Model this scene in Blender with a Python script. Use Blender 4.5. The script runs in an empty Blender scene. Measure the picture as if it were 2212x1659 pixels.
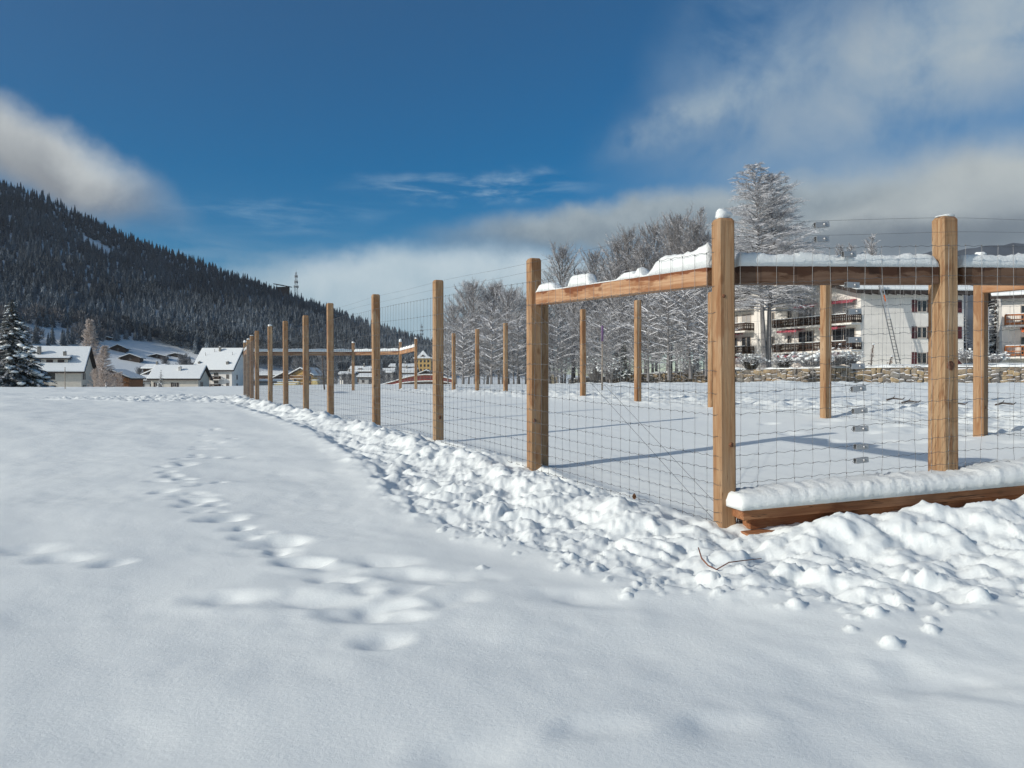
import bpy, bmesh, math, random
import numpy as np
from mathutils import Vector, Matrix
random.seed(7)
R = math.radians
SC = bpy.context.scene
COL = SC.collection

# ------------------------------------------------------------------ camera
ZC = 1.2
F = 1790.0            # focal length in units of a 2212 px wide picture
HY = 822.0            # row of the horizon in those units
CX = 1106.0
cam_d = bpy.data.cameras.new('camera')
cam = bpy.data.objects.new('camera', cam_d)
COL.objects.link(cam)
cam.location = (0, 0, ZC)
cam.rotation_euler = (R(90 - 0.24), 0, 0)
cam_d.sensor_width = 36
cam_d.lens = 36 * F / 2212
cam_d.clip_start = 0.05
cam_d.clip_end = 12000
SC.camera = cam

# ------------------------------------------------------------------ light
SUN_EL = R(24)
SUN_AZ = R(207)       # counter-clockwise from +X, direction towards the sun
sun_dir = Vector((math.cos(SUN_EL) * math.cos(SUN_AZ), math.cos(SUN_EL) * math.sin(SUN_AZ), math.sin(SUN_EL)))
ld = bpy.data.lights.new('sun', 'SUN')
ld.energy = 3.3
ld.angle = R(0.5)
ld.color = (1.0, 0.95, 0.87)
lo = bpy.data.objects.new('sun', ld)
COL.objects.link(lo)
lo.rotation_euler = (-sun_dir).to_track_quat('-Z', 'Y').to_euler()
lo.location = (-40, -30, 40)

SC.view_settings.view_transform = 'Standard'
SC.view_settings.look = 'None'
SC.view_settings.gamma = 1
SC.view_settings.exposure = 0.17
EXPM = 2 ** SC.view_settings.exposure
BG = 0.15


class NT:
    """small helper round a node tree"""
    def __init__(self, t):
        self.t = t
        t.nodes.clear()

    def n(self, typ, **kw):
        nd = self.t.nodes.new(typ)
        for k, v in kw.items():
            setattr(nd, k, v)
        return nd

    def link(self, a, b):
        self.t.links.new(a, b)

    def put(self, sock, v):
        if isinstance(v, bpy.types.NodeSocket):
            self.link(v, sock)
        elif v is not None:
            sock.default_value = v

    def math(self, op, a, b=None, c=None, clamp=False):
        nd = self.n('ShaderNodeMath', operation=op, use_clamp=clamp)
        self.put(nd.inputs[0], a)
        self.put(nd.inputs[1], b)
        self.put(nd.inputs[2], c)
        return nd.outputs[0]

    def vmath(self, op, a, b=None):
        nd = self.n('ShaderNodeVectorMath', operation=op)
        self.put(nd.inputs[0], a)
        self.put(nd.inputs[1], b)
        return nd

    def smooth(self, v, a, b, lo=0.0, hi=1.0):
        nd = self.n('ShaderNodeMapRange', interpolation_type='SMOOTHSTEP', clamp=True)
        self.put(nd.inputs['Value'], v)
        self.put(nd.inputs['From Min'], a)
        self.put(nd.inputs['From Max'], b)
        self.put(nd.inputs['To Min'], lo)
        self.put(nd.inputs['To Max'], hi)
        return nd.outputs[0]

    def mix(self, f, a, b, blend='MIX'):
        nd = self.n('ShaderNodeMix', data_type='RGBA', blend_type=blend)
        self.put(nd.inputs['Factor'], f)
        A = [s for s in nd.inputs if s.identifier == 'A_Color'][0]
        B = [s for s in nd.inputs if s.identifier == 'B_Color'][0]
        for s, v in ((A, a), (B, b)):
            if isinstance(v, tuple) and len(v) == 3:
                v = v + (1,)
            self.put(s, v)
        return [s for s in nd.outputs if s.identifier == 'Result_Color'][0]

    def noise(self, vec, scale, detail=4, rough=0.55, dist=0.0, color=False):
        nd = self.n('ShaderNodeTexNoise')
        self.put(nd.inputs['Vector'], vec)
        nd.inputs['Scale'].default_value = scale
        nd.inputs['Detail'].default_value = detail
        nd.inputs['Roughness'].default_value = rough
        nd.inputs['Distortion'].default_value = dist
        return nd.outputs['Color' if color else 'Fac']

    def scaled(self, vec, s):
        nd = self.n('ShaderNodeMapping')
        self.put(nd.inputs['Vector'], vec)
        nd.inputs['Scale'].default_value = s
        return nd.outputs[0]


def lin(*c):
    return tuple(((v / 255) / 12.92 if v / 255 <= 0.04045 else ((v / 255 + 0.055) / 1.055) ** 2.4) for v in c)


def azel(xd, yd):
    u, v = (xd - CX) / F, (HY - yd) / F
    return math.atan(u), math.atan2(v, math.sqrt(1 + u * u))


world = bpy.data.worlds.new('World')
SC.world = world
world.use_nodes = True
W_ = NT(world.node_tree)
wout = W_.n('ShaderNodeOutputWorld')
wbg = W_.n('ShaderNodeBackground')
wbg.inputs['Strength'].default_value = BG
W_.link(wbg.outputs[0], wout.inputs[0])
sky = W_.n('ShaderNodeTexSky', sky_type='NISHITA')
sky.sun_disc = False
sky.sun_elevation = SUN_EL
sky.sun_rotation = (math.pi / 2 - SUN_AZ) % (2 * math.pi)
sky.altitude = 1500
sky.air_density = 1.0
sky.dust_density = 0.3
sky.ozone_density = 3.0
SKY_HSV = (0.496, 1.48, 0.48)
hs = W_.n('ShaderNodeHueSaturation')
hs.inputs['Hue'].default_value = SKY_HSV[0]
hs.inputs['Saturation'].default_value = SKY_HSV[1]
hs.inputs['Value'].default_value = SKY_HSV[2]
W_.link(sky.outputs[0], hs.inputs['Color'])
tc = W_.n('ShaderNodeTexCoord')
nrm = W_.vmath('NORMALIZE', tc.outputs['Generated']).outputs[0]
sp = W_.n('ShaderNodeSeparateXYZ')
W_.link(nrm, sp.inputs[0])
az_ = W_.math('ARCTAN2', sp.outputs[0], sp.outputs[1])
el_ = W_.math('ARCSINE', sp.outputs[2])
cv = W_.n('ShaderNodeCombineXYZ')
W_.link(az_, cv.inputs[0])
W_.link(el_, cv.inputs[1])
AE = cv.outputs[0]
warp = W_.noise(AE, 7.0, 5, 0.55, 0.0, True)
warp2 = W_.noise(AE, 22.0, 5, 0.6, 0.0, True)
wv = W_.vmath('SUBTRACT', warp, (0.5, 0.5, 0.5)).outputs[0]
wv2 = W_.vmath('SUBTRACT', warp2, (0.5, 0.5, 0.5)).outputs[0]
sc1 = W_.vmath('SCALE', wv); sc1.inputs['Scale'].default_value = 0.055
sc2 = W_.vmath('SCALE', wv2); sc2.inputs['Scale'].default_value = 0.022
AEW = W_.vmath('ADD', W_.vmath('ADD', AE, sc1.outputs[0]).outputs[0], sc2.outputs[0]).outputs[0]
sAE = W_.n('ShaderNodeSeparateXYZ')
W_.link(AEW, sAE.inputs[0])
streak = W_.noise(W_.scaled(AE, (3.0, 16.0, 1)), 3.2, 6, 0.62, 0.4)
puff = W_.noise(AE, 9.0, 7, 0.6, 0.3)
fine = W_.noise(AE, 30.0, 5, 0.6)


def blob(xd, yd, rx, ry, rot=0.0, soft=0.6):
    """soft ellipse of cloud round a direction of the sky"""
    a, e = azel(xd, yd)
    rx, ry = rx / F, ry / F
    dx = W_.math('SUBTRACT', sAE.outputs[0], a)
    dy = W_.math('SUBTRACT', sAE.outputs[1], e)
    c, s = math.cos(rot), math.sin(rot)
    px = W_.math('ADD', W_.math('MULTIPLY', dx, c / rx), W_.math('MULTIPLY', dy, s / rx))
    py = W_.math('ADD', W_.math('MULTIPLY', dx, -s / ry), W_.math('MULTIPLY', dy, c / ry))
    q = W_.math('SQRT', W_.math('ADD', W_.math('MULTIPLY', px, px), W_.math('MULTIPLY', py, py)))
    return W_.smooth(q, 1.0, 1.0 - soft, 0, 1), py


K = 1.0 / (BG * EXPM)


def ccol(r, g, b):
    return tuple(v * K for v in lin(r, g, b))


skycol = hs.outputs[0]


def lay(base, mask, amount, col_lo, col_hi, t):
    """blend a cloud over the sky; t picks underside or sunlit top"""
    c = W_.mix(t, ccol(*col_lo), ccol(*col_hi))
    return W_.mix(W_.math('MULTIPLY', mask, amount, clamp=True), base, c)


# pale veil low over the horizon, all the way round
veil = W_.math('MULTIPLY', W_.smooth(el_, 0.19, 0.07), W_.smooth(streak, 0.30, 0.62))
skycol = lay(skycol, veil, 0.40, (150, 180, 200), (205, 218, 224), W_.smooth(puff, 0.35, 0.65))
# thin streaks
m, py = blob(1010, 405, 330, 48, 0.05, 0.9)
skycol = lay(skycol, W_.math('MULTIPLY', m, W_.smooth(streak, 0.42, 0.70)), 0.62, (140, 180, 210), (190, 210, 222), streak)
m, py = blob(560, 470, 330, 45, 0.05, 0.9)
skycol = lay(skycol, W_.math('MULTIPLY', m, W_.smooth(streak, 0.40, 0.72)), 0.45, (120, 165, 200), (160, 190, 212), streak)
# low white bank behind the hill and the grove
m, py = blob(980, 665, 620, 150, 0.0, 0.42)
skycol = lay(skycol, m, 0.95, (150, 178, 194), (200, 214, 221), W_.math('ADD', W_.smooth(py, -0.4, 0.7, 0, 0.75), W_.smooth(puff, 0.3, 0.7, -0.15, 0.3), clamp=True))
# upper right diffuse cloud
m, py = blob(2120, 60, 900, 270, 0.30, 0.95)
skycol = lay(skycol, W_.math('MULTIPLY', m, W_.smooth(puff, 0.02, 0.50)), 0.95, (140, 164, 186), (180, 191, 196), W_.smooth(puff, 0.28, 0.75))
m, py = blob(1560, 215, 340, 75, 0.33, 0.95)
skycol = lay(skycol, W_.math('MULTIPLY', m, W_.smooth(fine, 0.22, 0.6)), 0.70, (120, 150, 180), (168, 184, 194), W_.smooth(puff, 0.35, 0.65))
m, py = blob(1620, 60, 280, 170, 0.4, 0.95)
skycol = lay(skycol, W_.math('MULTIPLY', m, W_.smooth(puff, 0.2, 0.65)), 0.55, (110, 145, 180), (160, 180, 195), fine)
# big right bank
m, py = blob(2260, 435, 1060, 166, 0.075, 0.62)
skycol = lay(skycol, m, 0.97, (148, 157, 164), (186, 193, 193), W_.math('ADD', W_.smooth(py, -0.55, 0.5), W_.smooth(puff, 0.3, 0.7, -0.25, 0.2), clamp=True))
# grey band over the grove
m, py = blob(1440, 476, 620, 78, 0.07, 0.60)
skycol = lay(skycol, m, 0.95, (134, 148, 158), (164, 176, 182), W_.math('ADD', W_.smooth(py, -0.5, 0.8), W_.smooth(fine, 0.3, 0.7, -0.25, 0.25), clamp=True))
m, py = blob(1960, 525, 700, 52, 0.0, 0.9)
skycol = lay(skycol, m, 0.85, (100, 112, 124), (128, 139, 148), puff)
# left cloud, leaning down to the right
m, py = blob(88, 338, 318, 94, -0.34, 0.72)
skycol = lay(skycol, m, 0.97, (138, 143, 149), (203, 208, 208), W_.math('ADD', W_.smooth(py, -0.55, 0.8), W_.smooth(puff, 0.3, 0.7, -0.3, 0.3), clamp=True))
m, py = blob(-240, 225, 300, 84, -0.36, 0.7)
skycol = lay(skycol, m, 0.95, (140, 145, 150), (203, 208, 208), W_.smooth(py, -0.45, 0.75))
# broken bright cloud added round the sun, out of view, to fill the shadows
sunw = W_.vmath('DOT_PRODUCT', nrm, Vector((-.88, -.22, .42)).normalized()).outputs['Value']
fill_cloud = W_.math('MULTIPLY', W_.smooth(sunw, 0.52, 0.84), W_.smooth(W_.noise(nrm, 2.2, 6, 0.6), 0.34, 0.62))
skycol = lay(skycol, fill_cloud, 0.92, (205, 208, 206), (345, 340, 330), W_.smooth(W_.noise(nrm, 5.0, 5, 0.6), 0.35, 0.7))
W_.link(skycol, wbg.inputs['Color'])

# ------------------------------------------------------------------ mesh helpers


def P(xd, yd, Y):
    return Vector(((xd - CX) / F * Y, Y, ZC + (HY - yd) / F * Y))


def X_(xd, Y):
    return (xd - CX) / F * Y


class MB:
    def __init__(self):
        self.v, self.f = [], []

    def add(self, vs, fs):
        o = len(self.v)
        self.v.extend([tuple(p) for p in vs])
        self.f.extend([tuple(i + o for i in q) for q in fs])

    def hexa(self, p):
        self.add(p, [(0, 3, 2, 1), (4, 5, 6, 7), (0, 1, 5, 4), (1, 2, 6, 5), (2, 3, 7, 6), (3, 0, 4, 7)])

    def box(self, x0, x1, y0, y1, z0, z1):
        self.hexa([(x0, y0, z0), (x1, y0, z0), (x1, y1, z0), (x0, y1, z0), (x0, y0, z1), (x1, y0, z1), (x1, y1, z1), (x0, y1, z1)])

    def prism(self, poly, d):
        """closed polygon (list of 3-D points) pushed along d"""
        n = len(poly)
        a = [Vector(p) for p in poly]
        b = [p + Vector(d) for p in a]
        self.add(a + b, [tuple(range(n - 1, -1, -1)), tuple(range(n, 2 * n))] + [(i, (i + 1) % n, n + (i + 1) % n, n + i) for i in range(n)])

    def bar(self, p, q, w, h, up=(0, 0, 1)):
        p, q = Vector(p), Vector(q)
        d = (q - p).normalized()
        s = d.cross(Vector(up))
        s = s.normalized() if s.length > 1e-6 else Vector((1, 0, 0))
        u = s.cross(d)
        s, u = s * w / 2, u * h / 2
        self.hexa([p - s - u, p + s - u, q + s - u, q - s - u, p - s + u, p + s + u, q + s + u, q - s + u])

    def tube(self, pts, rads, n=6, cap=True):
        pts = [Vector(p) for p in pts]
        if not isinstance(rads, (list, tuple)):
            rads = [rads] * len(pts)
        rings = []
        ref = None
        for i, p in enumerate(pts):
            d = (pts[min(i + 1, len(pts) - 1)] - pts[max(i - 1, 0)])
            d = d.normalized() if d.length > 1e-9 else Vector((0, 0, 1))
            if ref is None:
                ref = d.orthogonal().normalized()
            s = (ref - d * ref.dot(d))
            s = s.normalized() if s.length > 1e-6 else d.orthogonal().normalized()
            ref = s
            t = d.cross(s)
            rings.append([p + (s * math.cos(2 * math.pi * k / n) + t * math.sin(2 * math.pi * k / n)) * rads[i] for k in range(n)])
        fs = []
        for i in range(len(pts) - 1):
            for k in range(n):
                a, b = i * n + k, i * n + (k + 1) % n
                fs.append((a, b, b + n, a + n))
        if cap:
            fs.append(tuple(range(n - 1, -1, -1)))
            fs.append(tuple((len(pts) - 1) * n + k for k in range(n)))
        self.add([v for r in rings for v in r], fs)

    def twig(self, p0, p1, r0, r1):
        """four-sided twig with a ridge on top, so that snow can lie along it"""
        d = p1 - p0
        if d.length < 1e-6:
            return
        d.normalize()
        s = d.cross(Vector((0, 0, 1)))
        s = s.normalized() if s.length > 0.05 else Vector((1, 0, 0))
        u = s.cross(d)
        v = []
        for p, r in ((p0, r0), (p1, r1)):
            v += [p - s * r * .8, p + u * r * 1.1, p + s * r * .8, p - u * r * .8]
        self.add(v, [(0, 4, 5, 1), (1, 5, 6, 2), (2, 6, 7, 3), (3, 7, 4, 0)])

    def blob(self, c, r, seed=0, sub=2, amp=0.25):
        bm = bmesh.new()
        bmesh.ops.create_icosphere(bm, subdivisions=sub, radius=1)
        rnd = random.Random(seed)
        ph = [rnd.uniform(0, 6.28) for _ in range(6)]
        vs = []
        for v in bm.verts:
            n = v.co
            k = 1 + amp * (math.sin(3.1 * n.x + ph[0]) * math.cos(2.7 * n.y + ph[1]) + .6 * math.sin(5.3 * n.z + ph[2] + 2 * n.x) + .4 * math.sin(7 * n.y + ph[3]))
            vs.append((c[0] + n.x * k * r[0], c[1] + n.y * k * r[1], c[2] + n.z * k * r[2]))
        bm.verts.index_update()
        fs = [tuple(v.index for v in f.verts) for f in bm.faces]
        bm.free()
        self.add(vs, fs)

    def build(self, name, mat, parent=None, smooth=False, **tags):
        me = bpy.data.meshes.new(name)
        me.from_pydata(self.v, [], self.f)
        me.update()
        return link(name, me, mat, parent, smooth, **tags)


def link(name, me, mat, parent=None, smooth=False, **tags):
    if mat is not None and len(me.materials) == 0:
        me.materials.append(mat)
    if smooth:
        me.polygons.foreach_set('use_smooth', [True] * len(me.polygons))
    o = bpy.data.objects.new(name, me)
    COL.objects.link(o)
    if parent is not None:
        o.parent = parent
    for k, v in tags.items():
        if v:
            o[k] = v
    return o


def build2(name, pairs, parent=None, **tags):
    """one mesh out of several builders, each with its own material"""
    mb, idx = MB(), []
    for i, (b_, mn) in enumerate(pairs):
        mb.add(b_.v, b_.f)
        idx += [i] * len(b_.f)
    me = bpy.data.meshes.new(name)
    me.from_pydata(mb.v, [], mb.f)
    for _, mn in pairs:
        me.materials.append(MATS[mn])
    me.polygons.foreach_set('material_index', idx)
    me.polygons.foreach_set('use_smooth', [i > 0 for i in idx])
    return link(name, me, None, parent, False, **tags)


def np_mesh(name, verts, quads, mat, smooth=True, tris=None, **tags):
    me = bpy.data.meshes.new(name)
    faces = quads if quads is not None else tris
    k = faces.shape[1]
    me.vertices.add(len(verts))
    me.vertices.foreach_set('co', np.ascontiguousarray(verts, dtype=np.float32).ravel())
    me.loops.add(faces.size)
    me.loops.foreach_set('vertex_index', np.ascontiguousarray(faces, dtype=np.int32).ravel())
    me.polygons.add(len(faces))
    me.polygons.foreach_set('loop_start', np.arange(0, faces.size, k, dtype=np.int32))
    me.polygons.foreach_set('loop_total', np.full(len(faces), k, dtype=np.int32))
    me.polygons.foreach_set('use_smooth', np.full(len(faces), smooth, dtype=bool))
    me.update(calc_edges=True)
    me.validate()
    return link(name, me, mat, None, False, **tags)


def grid_faces(nr, nc):
    i = np.arange(nr * nc).reshape(nr, nc)
    return np.stack([i[:-1, :-1], i[:-1, 1:], i[1:, 1:], i[1:, :-1]], -1).reshape(-1, 4)


def thing(name, label, category, loc=(0, 0, 0), rz=0.0, group=None):
    o = bpy.data.objects.new(name, None)
    COL.objects.link(o)
    o.empty_display_size = 0.2
    o.location = loc
    o.rotation_euler = (0, 0, rz)
    o['label'] = label
    o['category'] = category
    if group:
        o['group'] = group
    return o


def copy_tree(o, parent=None, label=None):
    c = o.copy()
    COL.objects.link(c)
    if parent is not None:
        c.parent = parent
    if label:
        c['label'] = label
    for ch in list(o.children):
        copy_tree(ch, c)
    return c


def bevel(o, w, seg=2):
    m = o.modifiers.new('bevel', 'BEVEL')
    m.width = w
    m.segments = seg
    m.limit_method = 'ANGLE'
    return o

# numpy noise -----------------------------------------------------------


_rng = np.random.RandomState(11)
_perm = np.concatenate([_rng.permutation(256)] * 3)
_ga = _rng.uniform(0, 2 * np.pi, 256)
_gx, _gy = np.cos(_ga), np.sin(_ga)


def perlin(x, y):
    xi, yi = np.floor(x).astype(np.int64), np.floor(y).astype(np.int64)
    xf, yf = x - xi, y - yi
    xi &= 255
    yi &= 255
    u = xf * xf * xf * (xf * (xf * 6 - 15) + 10)
    v = yf * yf * yf * (yf * (yf * 6 - 15) + 10)

    def g(ix, iy, fx, fy):
        h = _perm[_perm[ix & 255] + (iy & 255)] & 255
        return _gx[h] * fx + _gy[h] * fy
    a = g(xi, yi, xf, yf); b = g(xi + 1, yi, xf - 1, yf)
    c = g(xi, yi + 1, xf, yf - 1); d = g(xi + 1, yi + 1, xf - 1, yf - 1)
    ab = a + u * (b - a)
    return (ab + v * (c + u * (d - c) - ab)) * 1.5


def sstep(x, a, b):
    t = np.clip((x - a) / (b - a), 0, 1)
    return t * t * (3 - 2 * t)

# ------------------------------------------------------------------ materials


MATS = {}


def mat(name):
    m = bpy.data.materials.new(name)
    m.use_nodes = True
    t = NT(m.node_tree)
    out = t.n('ShaderNodeOutputMaterial')
    b = t.n('ShaderNodeBsdfPrincipled')
    t.link(b.outputs[0], out.inputs[0])
    MATS[name] = m
    return m, t, b


def bump(t, b, h, dist, strength=1.0):
    nd = t.n('ShaderNodeBump')
    nd.inputs['Distance'].default_value = dist
    nd.inputs['Strength'].default_value = strength
    t.put(nd.inputs['Height'], h)
    t.link(nd.outputs[0], b.inputs['Normal'])
    return nd


def plain(name, c, rough=0.7, metal=0.0, var=0.15, scale=6.0, bumpd=0.0):
    m, t, b = mat(name)
    co = t.n('ShaderNodeTexCoord').outputs['Object']
    nz = t.noise(co, scale, 5, 0.6)
    lo_ = tuple(v * (1 - var) for v in c)
    hi_ = tuple(min(1, v * (1 + var)) for v in c)
    t.link(t.mix(t.smooth(nz, 0.3, 0.7), lo_, hi_), b.inputs['Base Color'])
    b.inputs['Roughness'].default_value = rough
    b.inputs['Metallic'].default_value = metal
    if bumpd:
        bump(t, b, nz, bumpd)
    return m


def snow_mat(name, grain=0.012, tone=(0.845, 0.885, 0.868)):
    m, t, b = mat(name)
    geo = t.n('ShaderNodeNewGeometry').outputs['Position']
    big = t.noise(geo, 1.3, 3)
    t.link(t.mix(big, tuple(v * 0.965 for v in tone), tone), b.inputs['Base Color'])
    b.inputs['Roughness'].default_value = 0.62
    b.inputs['Specular IOR Level'].default_value = 0.25
    n1 = t.noise(geo, 38, 6, 0.72)
    n2 = t.noise(geo, 420, 3, 0.7)
    h = t.math('ADD', n1, t.math('MULTIPLY', n2, 0.35))
    bump(t, b, h, grain)
    return m


snow_mat('snow', 0.0026)
snow_mat('snow_cap', 0.011, (0.86, 0.892, 0.878))
# roof snow: smooth, tiny grain
snow_mat('roof_snow', 0.02, (0.85, 0.88, 0.868))


def wood_mat(name, c1, c2, wet=0.0):
    m, t, b = mat(name)
    tcx = t.n('ShaderNodeTexCoord').outputs['Object']
    oi = t.n('ShaderNodeObjectInfo')
    off = t.n('ShaderNodeCombineXYZ')
    for i, k in enumerate((17.0, 31.0, 57.0)):
        t.link(t.math('MULTIPLY', oi.outputs['Random'], k), off.inputs[i])
    co = t.vmath('ADD', tcx, off.outputs[0]).outputs[0]
    long_ = 0.045
    grain = t.noise(t.scaled(co, (1, 1, long_)), 70, 5, 0.6, 0.6)
    bands = t.noise(t.scaled(co, (1, 1, 0.10)), 14, 3, 0.5, 0.8)
    blot = t.noise(t.scaled(co, (1, 1, 0.35)), 5, 4, 0.55)
    c = t.mix(t.smooth(grain, 0.3, 0.7), c1, c2)
    c = t.mix(t.smooth(bands, 0.42, 0.72, 0, 0.75), c, tuple(v * k for v, k in zip(c1, (0.72, 0.60, 0.48))))
    c = t.mix(t.smooth(blot, 0.48, 0.72, 0, 0.6), c, tuple(min(1, v * k) for v, k in zip(c2, (1.12, 1.2, 1.35))))
    # knots
    vo = t.n('ShaderNodeTexVoronoi', feature='F1')
    vo.inputs['Scale'].default_value = 4.2
    t.link(t.scaled(co, (1.5, 1.5, 0.75)), vo.inputs['Vector'])
    kn = t.smooth(vo.outputs['Distance'], 0.17, 0.05)
    c = t.mix(t.math('MULTIPLY', kn, 0.75), c, (0.13, 0.055, 0.022))
    # drying cracks and damp stains
    crack = t.noise(t.scaled(co, (1, 1, 0.022)), 34, 2, 0.5, 0.2)
    c = t.mix(t.math('MULTIPLY', t.smooth(t.math('ABSOLUTE', t.math('SUBTRACT', crack, 0.5)), 0.012, 0.004), t.smooth(t.noise(t.scaled(co, (1, 1, .3)), 3.0, 2), .48, .60)), c, (0.05, 0.026, 0.014))
    stain = t.noise(t.scaled(co, (1, 1, 0.30)), 5.5, 5, 0.62, 0.6)
    c = t.mix(t.smooth(stain, 0.52, 0.63, 0, 0.75), c, tuple(v * k for v, k in zip(c1, (0.62, 0.46, 0.36))))
    # per-post tone
    c = t.mix(t.math('MULTIPLY', oi.outputs['Random'], 0.45), c, tuple(v * k for v, k in zip(c1, (0.86, 0.74, 0.62))))
    if wet:
        wn = t.noise(t.scaled(co, (1, 1, 0.3)), 5.5, 5, 0.6)
        sz = t.n('ShaderNodeSeparateXYZ')
        t.link(tcx, sz.inputs[0])
        # the rails lie along local z, their upper side towards +x
        wet_f = t.smooth(t.math('ADD', t.math('MULTIPLY', sz.outputs[0], 7.0 if wet < 1 else 3.5), t.math('MULTIPLY', t.math('SUBTRACT', wn, 0.5), 1.9)), 0.30 if wet < 1 else 0.02, 0.38 if wet < 1 else 0.16)
        c = t.mix(t.math('MULTIPLY', wet_f, 0.9), c, (0.16, 0.05, 0.018) if wet < 1 else (0.065, 0.028, 0.014))
    t.link(c, b.inputs['Base Color'])
    b.inputs['Roughness'].default_value = 0.72
    b.inputs['Specular IOR Level'].default_value = 0.3
    bump(t, b, t.math('ADD', grain, bands), 0.0035)
    return m


wood_mat('post_wood', (0.32, 0.185, 0.095), (0.46, 0.325, 0.19))
wood_mat('rail_wood', (0.36, 0.19, 0.098), (0.48, 0.31, 0.185), wet=0.5)
wood_mat('wet_rail_wood', (0.15, 0.088, 0.055), (0.24, 0.155, 0.105), wet=1.0)
wood_mat('wet_timber', (0.27, 0.115, 0.052), (0.41, 0.20, 0.095))

plain('wire', (0.13, 0.135, 0.14), 0.5, 0.5, 0.2, 40)
plain('galvanised', (0.42, 0.42, 0.42), 0.45, 0.55, 0.15, 60)
plain('bark', (0.085, 0.066, 0.055), 0.9, 0, 0.3, 12, 0.02)


def snowy(name, dark, snow=(0.82, 0.83, 0.85), lo=0.15, hi=0.5, nscale=3.0, amount=1.0, namp=0.5, tone=0):
    """a surface with snow lying on whatever faces up"""
    m, t, b = mat(name)
    g = t.n('ShaderNodeNewGeometry')
    s = t.n('ShaderNodeSeparateXYZ')
    t.link(g.outputs['Normal'], s.inputs[0])
    nz = t.noise(g.outputs['Position'], nscale, 3, 0.6)
    f = t.smooth(t.math('ADD', s.outputs[2], t.math('MULTIPLY', t.math('SUBTRACT', nz, 0.5), namp)), lo, hi, 0, amount)
    if tone:
        sz_ = t.n('ShaderNodeSeparateXYZ')
        t.link(g.outputs['Position'], sz_.inputs[0])
        f = t.math('MULTIPLY', f, t.smooth(sz_.outputs[2], 150.0, 0.0, 0.8, 1.9))
        f = t.math('MULTIPLY', f, t.smooth(t.noise(g.outputs['Position'], tone, 4, 0.6), 0.34, 0.66, 0.25, 1.45), clamp=True)
    nd = t.noise(g.outputs['Position'], nscale * 2.7, 3)
    dk = t.mix(nd, tuple(v * 0.7 for v in dark), tuple(v * 1.3 for v in dark))
    t.link(t.mix(f, dk, snow), b.inputs['Base Color'])
    b.inputs['Roughness'].default_value = 0.85
    b.inputs['Specular IOR Level'].default_value = 0.15
    return m


snowy('snowy_branches', (0.205, 0.195, 0.190), lo=0.14, hi=0.58, nscale=2.5, amount=0.95, namp=0.75)
snowy('snowy_larch', (0.50, 0.42, 0.36), snow=(0.84, 0.80, 0.77), lo=0.2, hi=0.7, nscale=3, amount=0.85)
snowy('frosted_branches', (0.14, 0.14, 0.145), snow=(0.60, 0.63, 0.66), lo=0.1, hi=0.6, amount=0.7)
snowy('spruce_needles', (0.040, 0.046, 0.022), lo=0.62, hi=0.95, nscale=1.6, amount=0.8, namp=0.9)
snowy('blue_spruce_needles', (0.022, 0.035, 0.036), lo=0.40, hi=0.75, nscale=2.0, amount=0.8, namp=0.9)
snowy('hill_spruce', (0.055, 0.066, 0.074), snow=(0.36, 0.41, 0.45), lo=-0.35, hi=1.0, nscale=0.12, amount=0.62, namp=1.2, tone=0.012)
snowy('bush_leaves', (0.045, 0.04, 0.03), lo=0.2, hi=0.55, nscale=6)

# stones of the wall, each its own tone, snow on every ledge
m, t, b = mat('field_stone')
g = t.n('ShaderNodeNewGeometry')
rp = t.n('ShaderNodeValToRGB')
t.link(g.outputs['Random Per Island'], rp.inputs[0])
e = rp.color_ramp.elements
e[0].color = (0.20, 0.175, 0.14, 1)
e[1].position = 1.0
e[1].color = (0.30, 0.21, 0.12, 1)
for pos, c in ((0.2, (0.14, 0.13, 0.12)), (0.4, (0.36, 0.27, 0.165)), (0.55, (0.22, 0.215, 0.20)), (0.7, (0.40, 0.30, 0.17)), (0.85, (0.17, 0.15, 0.13))):
    q = e.new(pos)
    q.color = c + (1,)
nz = t.noise(g.outputs['Position'], 9, 5)
c = t.mix(t.smooth(nz, 0.3, 0.75), rp.outputs[0], (0.12, 0.11, 0.10), 'MULTIPLY')
c = t.mix(0.45, rp.outputs[0], c)
s = t.n('ShaderNodeSeparateXYZ')
t.link(g.outputs['Normal'], s.inputs[0])
f = t.smooth(t.math('ADD', s.outputs[2], t.math('MULTIPLY', t.math('SUBTRACT', t.noise(g.outputs['Position'], 3), 0.5), 0.7)), 0.42, 0.62)
t.link(t.mix(f, c, (0.84, 0.85, 0.87)), b.inputs['Base Color'])
b.inputs['Roughness'].default_value = 0.9
bump(t, b, nz, 0.03)
plain('mortar', (0.10, 0.095, 0.09), 0.95)

plain('plaster_cream', (0.62, 0.57, 0.48), 0.9, 0, 0.06, 2)
plain('plaster_white', (0.82, 0.78, 0.71), 0.9, 0, 0.05, 1.5)
plain('plaster_grey', (0.50, 0.49, 0.46), 0.9, 0, 0.08, 2)
plain('plaster_yellow', (0.58, 0.37, 0.13), 0.9, 0, 0.08, 2)
plain('brown_boards', (0.20, 0.092, 0.036), 0.8, 0, 0.35, 3)
plain('dark_boards', (0.055, 0.035, 0.024), 0.85, 0, 0.3, 3)
plain('balcony_wood', (0.050, 0.026, 0.016), 0.7, 0, 0.3, 3)
plain('orange_wood', (0.34, 0.115, 0.030), 0.65, 0, 0.2, 3)
plain('roof_edge', (0.040, 0.030, 0.026), 0.85, 0, 0.3, 3)
plain('shutter_red', (0.085, 0.016, 0.018), 0.6, 0, 0.15, 4)
plain('shutter_dark', (0.05, 0.035, 0.03), 0.7, 0, 0.15, 4)
plain('awning_pink', (0.50, 0.10, 0.13), 0.85, 0, 0.12, 3)
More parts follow.
